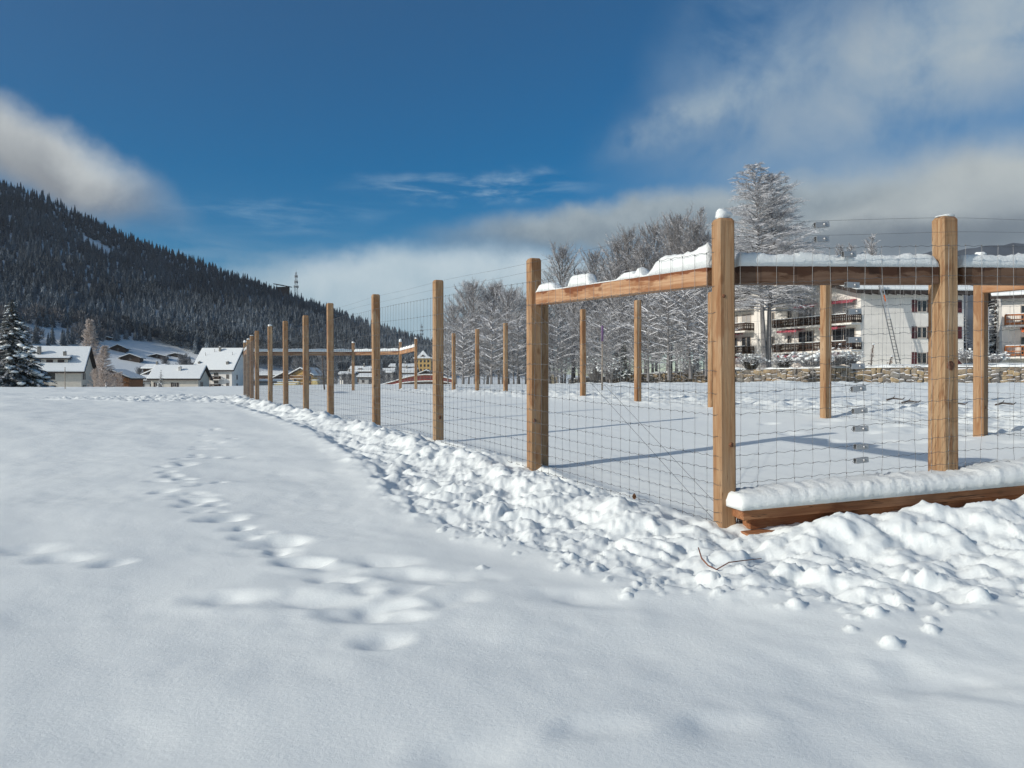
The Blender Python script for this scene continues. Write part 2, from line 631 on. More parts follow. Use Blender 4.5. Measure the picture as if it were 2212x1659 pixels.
plain('awning_orange', (0.65, 0.14, 0.03), 0.85, 0, 0.12, 3)
plain('window_frame', (0.50, 0.44, 0.38), 0.6, 0, 0.08, 4)
plain('blind', (0.36, 0.35, 0.34), 0.75, 0, 0.06, 3)
plain('chimney_render', (0.22, 0.21, 0.19), 0.9, 0, 0.2, 3)
plain('metal_pale', (0.55, 0.56, 0.57), 0.4, 0.6, 0.1, 5)
plain('steel_lattice', (0.16, 0.17, 0.18), 0.6, 0.5, 0.1, 5)
plain('bridge_red', (0.20, 0.040, 0.032), 0.75, 0, 0.3, 2)
plain('bridge_wood', (0.22, 0.10, 0.05), 0.8, 0, 0.3, 2)
plain('yellow_timber', (0.62, 0.50, 0.22), 0.7, 0, 0.1, 3)
plain('purple_paint', (0.13, 0.045, 0.17), 0.6, 0, 0.15, 20)
plain('grey_stake', (0.33, 0.27, 0.21), 0.85, 0, 0.2, 25)
plain('dead_leaf', (0.14, 0.06, 0.02), 0.8, 0, 0.3, 60)
plain('dry_stalk', (0.20, 0.07, 0.035), 0.8, 0, 0.3, 40)
plain('cream_box', (0.52, 0.45, 0.32), 0.7, 0, 0.1, 4)
plain('orange_plastic', (0.70, 0.16, 0.03), 0.5, 0, 0.1, 5)
m = plain('glass_dark', (0.03, 0.033, 0.038), 0.08, 0, 0.1, 2)
m = plain('far_forest', (0.060, 0.072, 0.088), 0.95, 0, 0.35, 0.01)
M = MATS

# ------------------------------------------------------------------ ground shape
_yt = np.linspace(-30, 400, 4301)
_dt = np.interp(_yt, [-30, 0, 3, 6.2, 9, 11.8, 14.6, 17.8, 21, 25, 36, 60, 78, 95, 400],
                [1.25, 1.2, 1.17, 1.10, .985, .875, .80, .775, .745, .70, .645, .61, .62, .9, 4.0])
_kern = np.hanning(25)
_dt = np.convolve(np.pad(_dt, 12, mode='edge'), _kern / _kern.sum(), 'valid')


def fence_x(y):
    return 1.58 - .472 * (y - 6.19)


def base_z(x, y):
    x, y = np.asarray(x, float), np.asarray(y, float)
    D = np.interp(y, _yt, _dt)
    d = (x - fence_x(y)) * .904
    k = np.interp(y, [0, 6, 22, 37, 70], [.6, 1, 1, .63, .45])
    D = D - .043 * k * (np.clip(d, 0, 14) - 0.0) * sstep(d, -0.5, 1.0)
    # the bank that climbs towards the stone wall
    return ZC - D


def bz(x, y):
    return float(base_z(x, y))


def ground_at(xd, yd):
    """point of the snow that shows at this row and column"""
    u, v = (xd - CX) / F, (yd - HY) / F
    lo_, hi_ = 0.5, 160.0
    for _ in range(60):
        mid = (lo_ + hi_) / 2
        if ZC - v * mid > bz(u * mid, mid):
            lo_ = mid
        else:
            hi_ = mid
    return u * lo_, lo_


# the trodden way: left rim, then the fence side
RIM = [(300, 868), (420, 866), (505, 876), (600, 905), (700, 948), (775, 992), (815, 1035), (850, 1080), (905, 1112), (975, 1138), (1090, 1165), (1210, 1195),
       (1340, 1248), (1440, 1268), (1540, 1272), (1640, 1285), (1760, 1300), (1900, 1318), (2060, 1320), (2212, 1300), (2420, 1290)]
rim = [ground_at(*p) for p in RIM]
FRONT_D = Vector((.977, .213))
back = [(5.6, 6.95), (1.66, 6.1), (1.45, 6.25)] + [(fence_x(y) - 0.02, y) for y in (8, 10, 13, 16, 20, 25, 29)] + [(-12.2, 33), (-14, 36), (-18, 31)]
PATH = np.array(rim + back)


def poly_sdf(px, py, poly):
    inside = np.zeros(px.shape, bool)
    dist = np.full(px.shape, 1e9)
    n = len(poly)
    for i in range(n):
        ax, ay = poly[i]
        bx, by = poly[(i + 1) % n]
        ex, ey = bx - ax, by - ay
        t_ = np.clip(((px - ax) * ex + (py - ay) * ey) / (ex * ex + ey * ey + 1e-12), 0, 1)
        dist = np.minimum(dist, np.hypot(px - ax - t_ * ex, py - ay - t_ * ey))
        c = ((ay > py) != (by > py)) & (px < (bx - ax) * (py - ay) / (by - ay + 1e-12) + ax)
        inside ^= c
    return np.where(inside, -dist, dist)


# prints and hollows in the untouched snow: column, row, radius, depth, stretch
DENTS = [(425, 1083, .085, .07, 1.5), (345, 1040, .075, .06, 1.6), (350, 1064, .07, .06, 1.5), (395, 1036, .06, .05, 1.4), (440, 1050, .06, .05, 1.4), (470, 1046, .055, .05, 1.4),
         (480, 1122, .11, .08, 1.4), (410, 1092, .09, .05, 1.6), (605, 1165, .13, .085, 1.5), (640, 1212, .11, .10, 1.3), (825, 1212, .12, .07, 1.6), (135, 1203, .10, .06, 1.7),
         (240, 1213, .075, .055, 1.5), (490, 1284, .11, .075, 1.5), (610, 1290, .12, .05, 1.9), (735, 1292, .11, .06, 1.5), (800, 1318, .15, .11, 1.3), (822, 1385, .085, .075, 1.2),
         (960, 1248, .16, .06, 1.7), (975, 1300, .10, .045, 1.6), (885, 1276, .07, .04, 1.3), (1250, 1292, .13, .05, 1.7), (1285, 1588, .085, .055, 1.6), (1545, 1572, .10, .06, 1.5),
         (1000, 1648, .12, .06, 1.4), (2050, 1455, .16, .07, 1.7), (1850, 1470, .20, .05, 1.7), (360, 1020, .06, .05, 1.5), (388, 1000, .06, .05, 1.5), (425, 985, .055, .045, 1.5),
         (452, 968, .05, .045, 1.5), (472, 955, .05, .04, 1.5), (462, 985, .06, .05, 1.5), (500, 948, .05, .04, 1.5), (505, 985, .06, .03, 1.5), (1480, 1350, .25, .04, 1.8), (1720, 1440, .3, .035, 1.8),
         (190, 1300, .3, .03, 1.5), (560, 1395, .28, .035, 1.5), (1180, 1400, .25, .035, 1.8), (160, 1600, .2, .03, 1.5), (1900, 1600, .2, .04, 2.2), (2150, 1420, .2, .05, 1.9), (60, 1185, .12, .05, 1.6),
         (700, 1240, .16, .045, 1.6), (560, 1175, .2, .04, 1.7), (870, 1240, .12, .05, 1.4), (660, 1300, .10, .05, 1.5), (50, 1030, .3, .05, 2), (220, 1070, .3, .05, 2.2), (700, 1080, .35, .05, 2.2),
         (640, 1030, .35, .05, 2.2), (560, 960, .4, .05, 2.2), (300, 930, .5, .05, 2.4), (150, 985, .4, .05, 2.4), (620, 985, .3, .05, 2.2), (250, 900, .6, .06, 2.4), (760, 1140, .25, .05, 2)]
_r = random.Random(5)
TRAIL = []
for k in range(46):
    f = k / 45
    # from the middle of the foreground away to the far left, doubling back
    tx = float(np.interp(f, [0, .2, .45, .7, 1], [860, 640, 430, 370, 480])) + _r.uniform(-34, 34) * (1.2 - .7 * f)
    ty = float(np.interp(f, [0, .2, .45, .7, 1], [1330, 1200, 1090, 1010, 925])) + _r.uniform(-12, 12)
    TRAIL.append((tx, ty, _r.uniform(.045, .08), _r.uniform(.03, .055), _r.uniform(1.2, 1.7)))
# a lesser trail along the right-hand side of the paddock and round the far field
for _ in range(60):
    DENTS.append((_r.uniform(1640, 2200), _r.uniform(900, 960) - 0, _r.uniform(.08, .16), _r.uniform(.03, .07), 1.3)) if _ < 22 else \
        DENTS.append((_r.uniform(960, 1560), _r.uniform(838, 862), _r.uniform(.12, .25), _r.uniform(.04, .08), 1.3))


def clods(x, y, cell, fill, seed):
    """rounded lumps scattered one to a cell: height as a share of the cell"""
    u, v = x / cell, y / cell
    iu, iv = np.floor(u).astype(np.int64), np.floor(v).astype(np.int64)
    best = np.zeros(x.shape)
    for du in (-1, 0, 1):
        for dv in (-1, 0, 1):
            a, b = iu + du, iv + dv
            h = (a * 73856093 ^ b * 19349663 ^ seed * 83492791) & 0x7fffffff
            r1 = ((h * 1103515245 + 12345) & 0x7fffffff) / 0x7fffffff
            r2 = ((h * 22695477 + 101) & 0x7fffffff) / 0x7fffffff
            r3 = ((h * 134775813 + 77) & 0x7fffffff) / 0x7fffffff
            px, py = a + r1, b + r2
            rad = .30 + .55 * r3
            el_ = .75 + .5 * r1
            dx, dy = (u - px) * el_, (v - py) / el_
            ca, sa = np.cos(r2 * 6.28), np.sin(r2 * 6.28)
            dx, dy = dx * ca - dy * sa, (dx * sa + dy * ca) * (1 + .6 * r3)
            d2 = (dx * dx + dy * dy) / (rad * rad)
            hgt = np.where(r3 < fill, np.sqrt(np.maximum(0, 1 - d2)) * rad * (.55 + .45 * r1), 0)
            best = np.maximum(best, hgt)
    return best * cell


def snow_height(x, y):
    z = base_z(x, y)
    # rolling wind-laid snow, ridges lying across the sun
    cs, sn = math.cos(0.5), math.sin(0.5)
    a, b_ = x * cs + y * sn, -x * sn + y * cs
    sd = poly_sdf(x, y, PATH)
    ins = sstep(-sd, -0.05, 0.22)
    near_f = np.clip((x - fence_x(y)) * .904, -9, 9)
    inpad = sstep(near_f, 0.0, 0.5) * sstep(y, 6.2, 6.8)
    und = .55 * (.085 * perlin(a * .42, b_ * .30) + .034 * perlin(a * 1.15 + 7, b_ * .8) + .013 * perlin(a * 2.6, b_ * 1.6 + 3) + .004 * perlin(a * 7, b_ * 4))
    z = z + und * (1 - ins) * (1 - .72 * inpad) * np.interp(y, [0, 20, 60], [.62, 1, 1.3])
    for (xd, yd, r, dep, st) in DENTS + TRAIL:
        if 1e9 == xd:
            continue
        gx, gy = ground_at(xd, yd)
        m_ = (np.abs(x - gx) < 4 * r * st) & (np.abs(y - gy) < 4 * r * st)
        if not m_.any():
            continue
        wr = .22 * r * perlin(x[m_] * 7, y[m_] * 7) + .35 * r * perlin(x[m_] * 3 + 9, y[m_] * 3)
        wr2 = .22 * r * perlin(x[m_] * 7 + 50, y[m_] * 7) + .35 * r * perlin(x[m_] * 3 + 70, y[m_] * 3)
        dx, dy = x[m_] - gx + wr, y[m_] - gy + wr2
        ang = 0.35 + 0.5 * math.sin(xd * 3.7 + yd)
        p = (dx * math.cos(ang) + dy * math.sin(ang)) / (r * st)
        q = (-dx * math.sin(ang) + dy * math.cos(ang)) / r
        rr = (p * p + q * q) / 1.45
        if r < .17:
            # a print: steep-sided, with a low raised lip
            rr = rr * 1.75
            dep *= float(np.interp(yd, [1000, 1200, 1420, 1600], [1.0, .86, .62, .42]))
            z[m_] += -dep * .60 * np.exp(-rr ** 1.2) + .05 * dep * np.exp(-(np.sqrt(rr) - 1.75) ** 2 * 4)
        else:
            z[m_] += -dep * .45 * np.exp(-rr * .9)
    # trodden snow
    wob = .22 * perlin(x * 2.3, y * 2.3) + .10 * perlin(x * 6, y * 6)
    sdw = sd + wob * np.interp(y, [0, 10, 30], [.55, .6, 1.2])
    ins = sstep(-sdw, -0.02, 0.12)
    wx, wy = x + .03 * perlin(x * 9, y * 9), y + .03 * perlin(x * 9 + 31, y * 9)
    lump = np.zeros(x.shape)
    mk = (sd < .6) & (y < 45)
    ax_, ay_ = wx[mk], wy[mk]
    mod = .55 + .75 * np.clip(perlin(ax_ * .8 + 40, ay_ * .8) + .15, -.3, .7)
    fp = np.abs(perlin(ax_ * 1.9 + 3, ay_ * 1.7))
    fq = np.abs(perlin(ax_ * 4.3 + 11, ay_ * 4.0))
    lump[mk] = (.12 * fp + .075 * fq + .22 * clods(ax_, ay_, .30, .45, 1) * mod + .32 * clods(ax_, ay_, .15, .60, 2) * (.3 + 1.3 * fp) + .50 * clods(ax_, ay_, .075, .75, 3) * (.5 + fq) + .50 * clods(ax_, ay_, .042, .75, 4) + .016 * np.abs(perlin(ax_ * 13, ay_ * 13)) + .010 * np.abs(perlin(ax_ * 29, ay_ * 29)))
    lump = lump * np.interp(y, [0, 5, 8, 14, 30], [.66, .78, .78, .80, 1.1])
    front = sstep(x, fence_x(np.maximum(y, 6.19)) - 0.1, fence_x(np.maximum(y, 6.19)) + .9) * sstep(y, 7.2, 6.2)
    lump = lump * np.interp(sdw, [-1.6, -.30, 0, .3], [1, .9, .5, .25])
    bank = np.exp(-((np.maximum((fence_x(y) - x) * .904, -2) - .42) / .33) ** 2) * sstep(y, 5.6, 6.6) * (.10 + .05 * perlin(x * 1.7, y * 1.7))
    fy = 6.0 + (x - 1.66) * .218
    bank2 = np.exp(-((fy - y - .42) / .30) ** 2) * sstep(x, 1.5, 2.2) * (.16 + .05 * perlin(x * 2.2 + 4, y * 2.2)) * sstep(y, 7.5, 6.8)
    z = z + ins * np.interp(y, [4.2, 6.5, 8.5], [-.04, -.05, -.065]) + sstep(-sdw, -.30, .14) * lump + np.clip(bank, -.02, .3) * sstep(-sd, -.5, .1) + np.clip(bank2, 0, .4)
    # a soft crest just outside the rim
    z = z + .012 * np.exp(-((sd - .12) / .16) ** 2) * (1 - ins) * sstep(sd, 0, .05)
    # rough snow on the bank before the wall
    far = sstep(y, 24, 34) * sstep(x, 1.0, 6.0)
    bnk = (.9 + .6 * perlin(x * .12, y * .12)) * .10 * np.abs(perlin(x * .55, y * .5)) * 2.2 + .07 * np.abs(perlin(x * 1.7, y * 1.6))
    z = z + far * (bnk - .03)
    rimf = sstep(np.abs(near_f - 7.6), 2.2, .4) * sstep(y, 7, 9) * sstep(40 - y, 0, 2)
    z = z + rimf * .09 * (np.abs(perlin(x * 2.1, y * 2.0)) + .6 * np.abs(perlin(x * 5.1, y * 5.0)))
    return z


rows = [-4 + .06 * i for i in range(80)]
while rows[-1] < 125:
    rows.append(rows[-1] + max(.024, .0044 * (rows[-1] + .9)))
rows = np.array(rows)
NCOL = 1040
tcol = np.linspace(-1, 1, NCOL)
tcol = np.sign(tcol) * (np.abs(tcol) * .42 + .58 * np.abs(tcol) ** 2.1)
YY, TT = np.meshgrid(rows, tcol, indexing='ij')
XX = TT * (8.5 + .80 * np.maximum(YY, 0)) + .0 * YY
ZZ = snow_height(XX.ravel(), YY.ravel())
# loose clods thrown out beside the trodden strip
_r = random.Random(21)
cl = []
for _ in range(150):
    k = _r.randrange(9, len(rim) - 1)
    s_ = _r.random()
    px = rim[k][0] * (1 - s_) + rim[k + 1][0] * s_
    py = rim[k][1] * (1 - s_) + rim[k + 1][1] * s_
    cl.append((px + _r.gauss(0, .1), py - abs(_r.gauss(0, .24)) + .15, _r.choice([.014, .018, .02, .024, .032])))
for xd, yd, r_ in ((1720, 1312, .045), (2012, 1358, .04), (1925, 1385, .05), (1840, 1358, .032), (1530, 1252, .07), (1295, 1228, .055), (1985, 1262, .09), (2110, 1300, .07), (1042, 1227, .03), (1208, 1232, .025), (1890, 1330, .05), (1700, 1240, .09)):
    cl.append(ground_at(xd, yd) + (r_,))
xf, yf = XX.ravel(), YY.ravel()
near = np.where((yf < 8) & (yf > 2) & (xf > -4) & (xf < 6))[0]
nx_, ny_ = xf[near], yf[near]
for cx_, cy_, r_ in cl:
    d2 = ((nx_ - cx_) ** 2 + ((ny_ - cy_) * 1.05) ** 2) / (r_ * r_)
    mm = d2 < 1
    ZZ[near[mm]] += .72 * r_ * np.sqrt(1 - d2[mm]) * (1 + .35 * perlin(nx_[mm] / r_ * 1.3, ny_[mm] / r_ * 1.3))
    nr_ = (d2 >= 1) & (d2 < 3)
verts = np.stack([xf, yf, ZZ], -1)
snow_field = np_mesh('snow_field', verts, grid_faces(len(rows), NCOL), M['snow'], kind='structure')


def sz(x, y):
    """height of the finished snow at one place"""
    return float(snow_height(np.array([float(x)]), np.array([float(y)]))[0])


# the valley floor reaches the hills; it lies lower than the field
n_ = 60
gx = np.linspace(-2200, 2200, n_)
gy = np.concatenate([np.linspace(-900, -5, 10), np.linspace(30, 130, 10), np.linspace(160, 1720, 40)])
GY, GX = np.meshgrid(gy, gx, indexing='ij')
GZ = np.where(GY < 0, -.35, ZC - 3.6) + 1.2 * perlin(GX * .004, GY * .004)
GZ = np.where(GY < 20, -.30, GZ)
np_mesh('valley_floor', np.stack([GX, GY, GZ], -1).reshape(-1, 3), grid_faces(len(gy), n_), M['roof_snow'], kind='structure')

# ------------------------------------------------------------------ the wooded hill
SIL = np.array([(-1500, -160), (-900, 20), (-500, 180), (-250, 290), (0, 402), (100, 432), (170, 468), (250, 508), (350, 545), (450, 580), (540, 612), (600, 634), (680, 662), (780, 698), (860, 724),
                (930, 746), (1000, 768), (1100, 792), (1250, 812), (1500, 822), (2600, 824)], float)


def hill_pt(xd, t):
    """xd: column, t: 0 at the foot, 1 at the crest, beyond 1 the far side (arrays)"""
    xd, t = np.asarray(xd, float), np.asarray(t, float)
    u = (xd - CX) / F
    yb = np.interp(xd, [-900, 0, 500, 900, 1300], [330, 400, 520, 640, 800])
    yr = np.interp(xd, [-900, 0, 500, 900, 1300], [900, 1060, 1180, 1280, 1400])
    ysil = np.interp(xd, SIL[:, 0], SIL[:, 1])
    zr = ZC + (HY - ysil) / F * yr
    zb = ZC - 3.0
    Y = yb + (yr - yb) * t
    tt = np.clip(t, 0, 1)
    f = .55 * tt ** 1.55 + .45 * tt
    z = zb + (zr - zb) * np.where(t > 1, 1 - 1.2 * (t - 1) ** 1.4 - .1 * (t - 1), f)
    X = u * Y
    env = np.sin(np.pi * np.clip(t, 0, 1)) * np.clip((zr - zb) / 60, 0, 1)
    z = z + env * (5.0 * perlin(X * .009, Y * .006) + 2.2 * perlin(X * .03, Y * .02))
    return X, Y, z


def proj(X, Y, z):
    return CX + X / Y * F, HY - (z - ZC) / Y * F


hc = np.linspace(-1100, 1300, 170)
ht = np.concatenate([np.linspace(0, 1, 70), np.linspace(1.05, 1.7, 8)])
HT, HC = np.meshgrid(ht, hc, indexing='ij')
hx, hy_, hz = hill_pt(HC.ravel(), HT.ravel())
np_mesh('hill', np.stack([hx, hy_, hz], -1), grid_faces(len(ht), len(hc)), M['roof_snow'], kind='structure')

# taller unseen mountain added at the left to throw the hill into shade
mr = np.linspace(0, 1, 40)
mc = np.linspace(0, 1, 40)
MR, MC = np.meshgrid(mr, mc, indexing='ij')
mx = -560 - 260 * MR - 1500 * MC + 120 * (1 - MC) * 0
my = 180 + 1150 * MR
mz = ZC - 3 + 760 * sstep(MC, 0, .62) * np.sin(np.pi * np.clip(MR * .86 + .12, 0, 1)) ** .55 * (1 - .35 * sstep(MC, .65, 1)) + 20 * perlin(mx * .006, my * .006) * MC
mx = np.maximum(np.minimum(mx, -.80 * my - 30 - 1100 * MC), -2180)
np_mesh('mountain', np.stack([mx, my, mz], -1).reshape(-1, 3), grid_faces(40, 40)[:, ::-1], M['far_forest'], kind='structure')

# dark slopes under the cloud at the far right
fr = np.linspace(0, 1, 12)
fc = np.linspace(1500, 3300, 90)
FR, FC = np.meshgrid(fr, fc, indexing='ij')
ftop = np.interp(FC, [1500, 1700, 1850, 1950, 2060, 2212, 2500, 3300], [822, 700, 600, 553, 540, 524, 490, 440])
FY = 1250 + 400 * FR
fz = ZC + (HY - ftop) / F * 1650 * FR ** .9 + 9 * perlin(FC * .02, FR * 6) * FR
np_mesh('mountain', np.stack([(FC - CX) / F * FY, FY, fz], -1).reshape(-1, 3), grid_faces(12, 90), M['far_forest'], kind='structure')


def star_spruce(seed, tiers=7, n=9):
    """a small spruce as jagged tiers: unit height, for the far forest"""
    rnd = random.Random(seed)
    V, T = [], []
    for k in range(tiers):
        f = k / tiers
        z0 = .06 + .86 * f
        r = .185 * (1 - f) ** .85 * rnd.uniform(.85, 1.1) + .012
        apex = len(V)
        V.append((rnd.uniform(-.01, .01), rnd.uniform(-.01, .01), min(1.0, z0 + .26 * (1 - f * .45))))
        a0 = rnd.random() * 6
        for j in range(n * 2):
            a = a0 + math.pi * j / n
            rr = r * (rnd.uniform(.85, 1.15) if j % 2 == 0 else rnd.uniform(.42, .6))
            V.append((rr * math.cos(a), rr * math.sin(a), z0 - (.05 * (1 - f) if j % 2 == 0 else -.02)))
        for j in range(n * 2):
            T.append((apex, apex + 1 + j, apex + 1 + (j + 1) % (2 * n)))
    return np.array(V), np.array(T)


def round_crown(seed, n=260):
    """a frosted leafless crown as a cloud of little twig faces, unit height"""
    rnd = np.random.RandomState(seed)
    V, T = [], []
    for i in range(n):
        a, c = rnd.uniform(0, 6.28), rnd.uniform(-1, 1)
        r = rnd.uniform(.25, 1) ** .5
        p = np.array([.36 * r * math.sqrt(1 - c * c) * math.cos(a), .36 * r * math.sqrt(1 - c * c) * math.sin(a), .56 + .42 * r * c])
        d = p - np.array([0, 0, .2]); d = d / np.linalg.norm(d) * rnd.uniform(.10, .2)
        s = np.cross(d, rnd.normal(size=3)); s = s / np.linalg.norm(s) * rnd.uniform(.012, .028)
        o = len(V)
        V += [p - s - d * .4, p + s - d * .4, p + d]
        T.append((o, o + 1, o + 2))
    return np.array(V), np.array(T)


SP = [star_spruce(s) for s in range(5)]
RC = [round_crown(s) for s in range(3)]
rnd = np.random.RandomState(3)
spots = []
occ = {}


def meadow(xd, yd):
    """open snow on the slope: no trees"""
    if yd > 500 and 165 < xd < 250:
        a = 503 + (xd - 168) * .50
        if a - 1 < yd < a + 10 + (xd - 168) * .32 and yd < 551:
            return True
    if 20 < xd < 172 and 708 < yd < 742:
        return True
    if xd < 640 and yd > np.interp(xd, [0, 40, 172, 235, 262, 330, 400, 470, 640], [745, 745, 748, 740, 735, 738, 758, 785, 800]):
        return True
    return yd > 812


for i in range(60000):
    xd = rnd.uniform(-330, 1150)
    t_ = rnd.uniform(0.02, 1.06)
    if rnd.uniform() > .35 + .65 * (1 - .45 * t_):
        pass
    x, y, z = (float(v) for v in hill_pt(xd, t_))
    key = (int(x // 5.6), int(y // 7.0))
    if key in occ:
        continue
    px, py = proj(x, y, z)
    if meadow(px, py):
        continue
    occ[key] = 1
    spots.append((x, y, z, px, py, t_))
    if len(spots) > 9000:
        break
spots.sort(key=lambda s: s[1] + (0 if -60 < s[3] < 950 else 5000))
SINGLE = 230
kinds = []
VV, TT_, off = [], [], 0
for i, (x, y, z, px, py, t_) in enumerate(spots):
    broad = (t_ < .30 and rnd.uniform() < (.55 if px > 330 else .3)) and py > 690
    h = rnd.choice([rnd.uniform(8, 12), rnd.uniform(11, 16), rnd.uniform(12, 17.5)]) * (1.0 if not broad else .85) * (.92 if t_ > .9 else 1.0)
    kinds.append((broad, h))
    if i < SINGLE:
        continue
    v, f = (RC[rnd.randint(3)] if broad else SP[rnd.randint(5)])
    a = rnd.uniform(0, 6.28)
    w = h * (1.0 if not broad else 1.1) * rnd.uniform(.85, 1.2)
    c, s = math.cos(a), math.sin(a)
    VV.append(np.stack([x + w * (v[:, 0] * c - v[:, 1] * s), y + w * (v[:, 0] * s + v[:, 1] * c), z - .5 + h * v[:, 2]], -1))
    TT_.append(f + off)
    off += len(v)
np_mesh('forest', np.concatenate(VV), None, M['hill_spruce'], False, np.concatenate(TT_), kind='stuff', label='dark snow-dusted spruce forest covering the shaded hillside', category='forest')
sp_me, rc_me = [], []
for k, (v, f) in enumerate(SP + RC):
    o = np_mesh('hill_tree', v, None, M['hill_spruce' if k < 5 else 'frosted_branches'], False, f)
    (sp_me if k < 5 else rc_me).append(o.data)
    bpy.data.objects.remove(o)
for i in range(SINGLE):
    x, y, z, px, py, t_ = spots[i]
    broad, h = kinds[i]
    me = (rc_me[i % 3] if broad else sp_me[i % 5])
    o = bpy.data.objects.new('frosted_tree' if broad else 'spruce_tree', me)
    COL.objects.link(o)
    o.location = (x, y, z - .5)
    o.scale = (h * rnd.uniform(.9, 1.2),) * 2 + (h,)
    o.rotation_euler = (0, 0, rnd.uniform(0, 6.28))
    o['label'] = 'frosted leafless tree with a rounded crown at the foot of the wooded hill' if broad else 'dark snow-dusted spruce in the front ranks at the foot of the wooded hill'
    o['category'] = 'tree'
    o['group'] = 'frosted trees at the foot of the hill' if broad else 'spruces at the foot of the hill'


def hill_find(xd, yd):
    lo_, hi_ = 0.0, 1.0
    for _ in range(40):
        mid = (lo_ + hi_) / 2
        x, y, z = hill_pt(xd, mid)
        if proj(x, y, z)[1] > yd:
            lo_ = mid
        else:
            hi_ = mid
    x, y, z = hill_pt(xd, lo_)
    return float(x), float(y), float(z)

# ------------------------------------------------------------------ paddock fence
POST_Z = -.45
PW = .132


def post_mesh(h, w=PW):
    """square sawn post with chamfered edges and a bevelled head"""
    mb = MB()
    c = .014
    hw = w / 2
    prof = [(hw - c, -hw), (hw, -hw + c), (hw, hw - c), (hw - c, hw), (-hw + c, hw), (-hw, hw - c), (-hw, -hw + c), (-hw + c, -hw)]
    V = [(x, y, POST_Z) for x, y in prof] + [(x, y, h - .022) for x, y in prof] + [(x * .80, y * .80, h) for x, y in prof]
    Fs = [tuple(range(7, -1, -1))]
    for r_ in range(2):
        for i in range(8):
            j = (i + 1) % 8
            Fs.append((r_ * 8 + i, r_ * 8 + j, r_ * 8 + 8 + j, r_ * 8 + 8 + i))
    Fs.append(tuple(range(16, 24)))
    mb.add(V, Fs)
    me = bpy.data.meshes.new('fence_post')
    me.from_pydata(mb.v, [], mb.f)
    me.materials.append(M['post_wood'])
    return me


POSTME = {}


def post(xd, Y, h, rz, label, group, cap=0, lean=(0, 0), X=None, w=PW, zoff=0.0):
    x = X_(xd, Y) if X is None else X
    key = (round(h, 2), w)
    if key not in POSTME:
        POSTME[key] = post_mesh(key[0], w)
    o = bpy.data.objects.new('fence_post', POSTME[key])
    COL.objects.link(o)
    z = bz(x, Y) + zoff
    o.location = (x, Y, z)
    o.rotation_euler = (lean[0], lean[1], rz)
    o['label'], o['category'], o['group'] = label, 'fence post', group
    if cap:
        mb = MB()
        mb.blob((0.0, 0, h + cap * .42), (w * .46, w * .46, cap * .62), int(abs(xd)), 3, .16)
        mb.build('snow_cap', M['snow_cap'], o, True)
    o['top'] = z + h
    del o['top']
    return Vector((x, Y, z)), h


RZ_L = R(-69 + 90)
RZ_F = R(-78 + 90)
GL = 'timber posts along the trodden side of the paddock'
GR = 'timber posts along the far side of the paddock'
GE = 'timber posts across the far end of the paddock'
LP = [  # column of the foot, depth, height, snow on its head, lean
    (1566, 6.19, 2.30, .075, (0, R(-.45)), 'near corner post with a lump of snow on top, beside the stacked beams'),
    (1154, 9.03, 2.31, 0, (0, R(-.15)), 'bare-topped post carrying the lower end of the rail slanting from the near corner'),
    (946.5, 11.76, 2.30, 0, (0, R(-.05)), 'bare-topped post with a dark knot low down, next beyond the rail end'),
    (813, 14.62, 2.32, 0, (0, R(-.3)), 'bare-topped post with trodden snow at its foot, second beyond the rail end'),
    (714, 17.75, 2.43, 0, (0, R(-.2)), 'bare-topped post, third along the trodden way beyond the rail end'),
    (661, 20.1, 2.33, 0, (0, R(-.2)), 'bare-topped post, fourth along the trodden way beyond the rail end'),
    (617.5, 22.5, 2.34, 0, (0, R(-.3)), 'brown post, fifth along the trodden way beyond the rail end'),
    (584, 24.9, 2.33, .06, (0, R(-.2)), 'pale post with snow on its head, sixth along the trodden way beyond the rail end'),
    (555.5, 27.4, 2.33, 0, (0, R(-.15)), 'orange-brown post, last clear one before the bunched far corner posts'),
    (544, 30.3, 2.3, .03, (0, 0), 'far post seen through bunched netting, first behind the orange-brown one'),
    (536.5, 33.2, 2.28, .05, (0, 0), 'far post seen through bunched netting, with snow on its head, beside the corner'),
    (529.5, 36.2, 2.28, .10, (0, 0), 'far corner post with a round snow cap by the white steep-roofed house'),
]
lp = []
for xd, Y, h, cap, lean, lab in LP:
    lp.append(post(xd, Y, h, RZ_F if Y < 7 else RZ_L, lab, GL, cap, lean) + (lean,))
FP = []
FP.append(post(2043, 6.62, 2.28, RZ_F, 'thick front post with a big round knot, snow-dusted on top', GL, .022, (0, R(-.35)), w=.142, zoff=.02))
EP = [(763, 39.7, 2.28, .07, 'thin far-end post with snow on its head, in the middle of the long far rail'),
      (865, 39.5, 2.26, .16, 'far-end post with a big round snow cap where two rails meet'),
      (898.5, 37.2, 2.30, .06, 'far-end post with a small snow tip below the yellow house')]
ep = [post(xd, Y, h, R(10), lab, GE, cap) for xd, Y, h, cap, lab in EP]
RP = [(980, 32.7, 2.28, 'far-side post left of the bare grove, beside the red footbridge end'),
      (1031, 30.5, 2.30, 'far-side post before the left end of the bare grove, second from the footbridge'),
      (1092, 27.6, 2.32, 'far-side post just left of the post with the slanting rail'),
      (1259.5, 21.6, 2.30, 'far-side post left of the purple-tipped stake'),
      (1377.5, 18.7, 2.30, 'far-side post beside the small snow-laden spruce'),
      (1538.5, 15.9, 2.22, 'far-side post almost hidden behind the near corner post'),
      (1783.5, 13.0, 2.30, 'far-side post standing before the balconies of the apartment building'),
      (2118, 10.39, 2.24, 'reddish far-side post with a snow lump on top, at the right behind the front post')]
rp = [post(xd, Y, h, R(18) if Y > 12 else R(35), lab, GR, .06 if Y < 11 else 0, (0, R(.0))) for xd, Y, h, lab in RP]
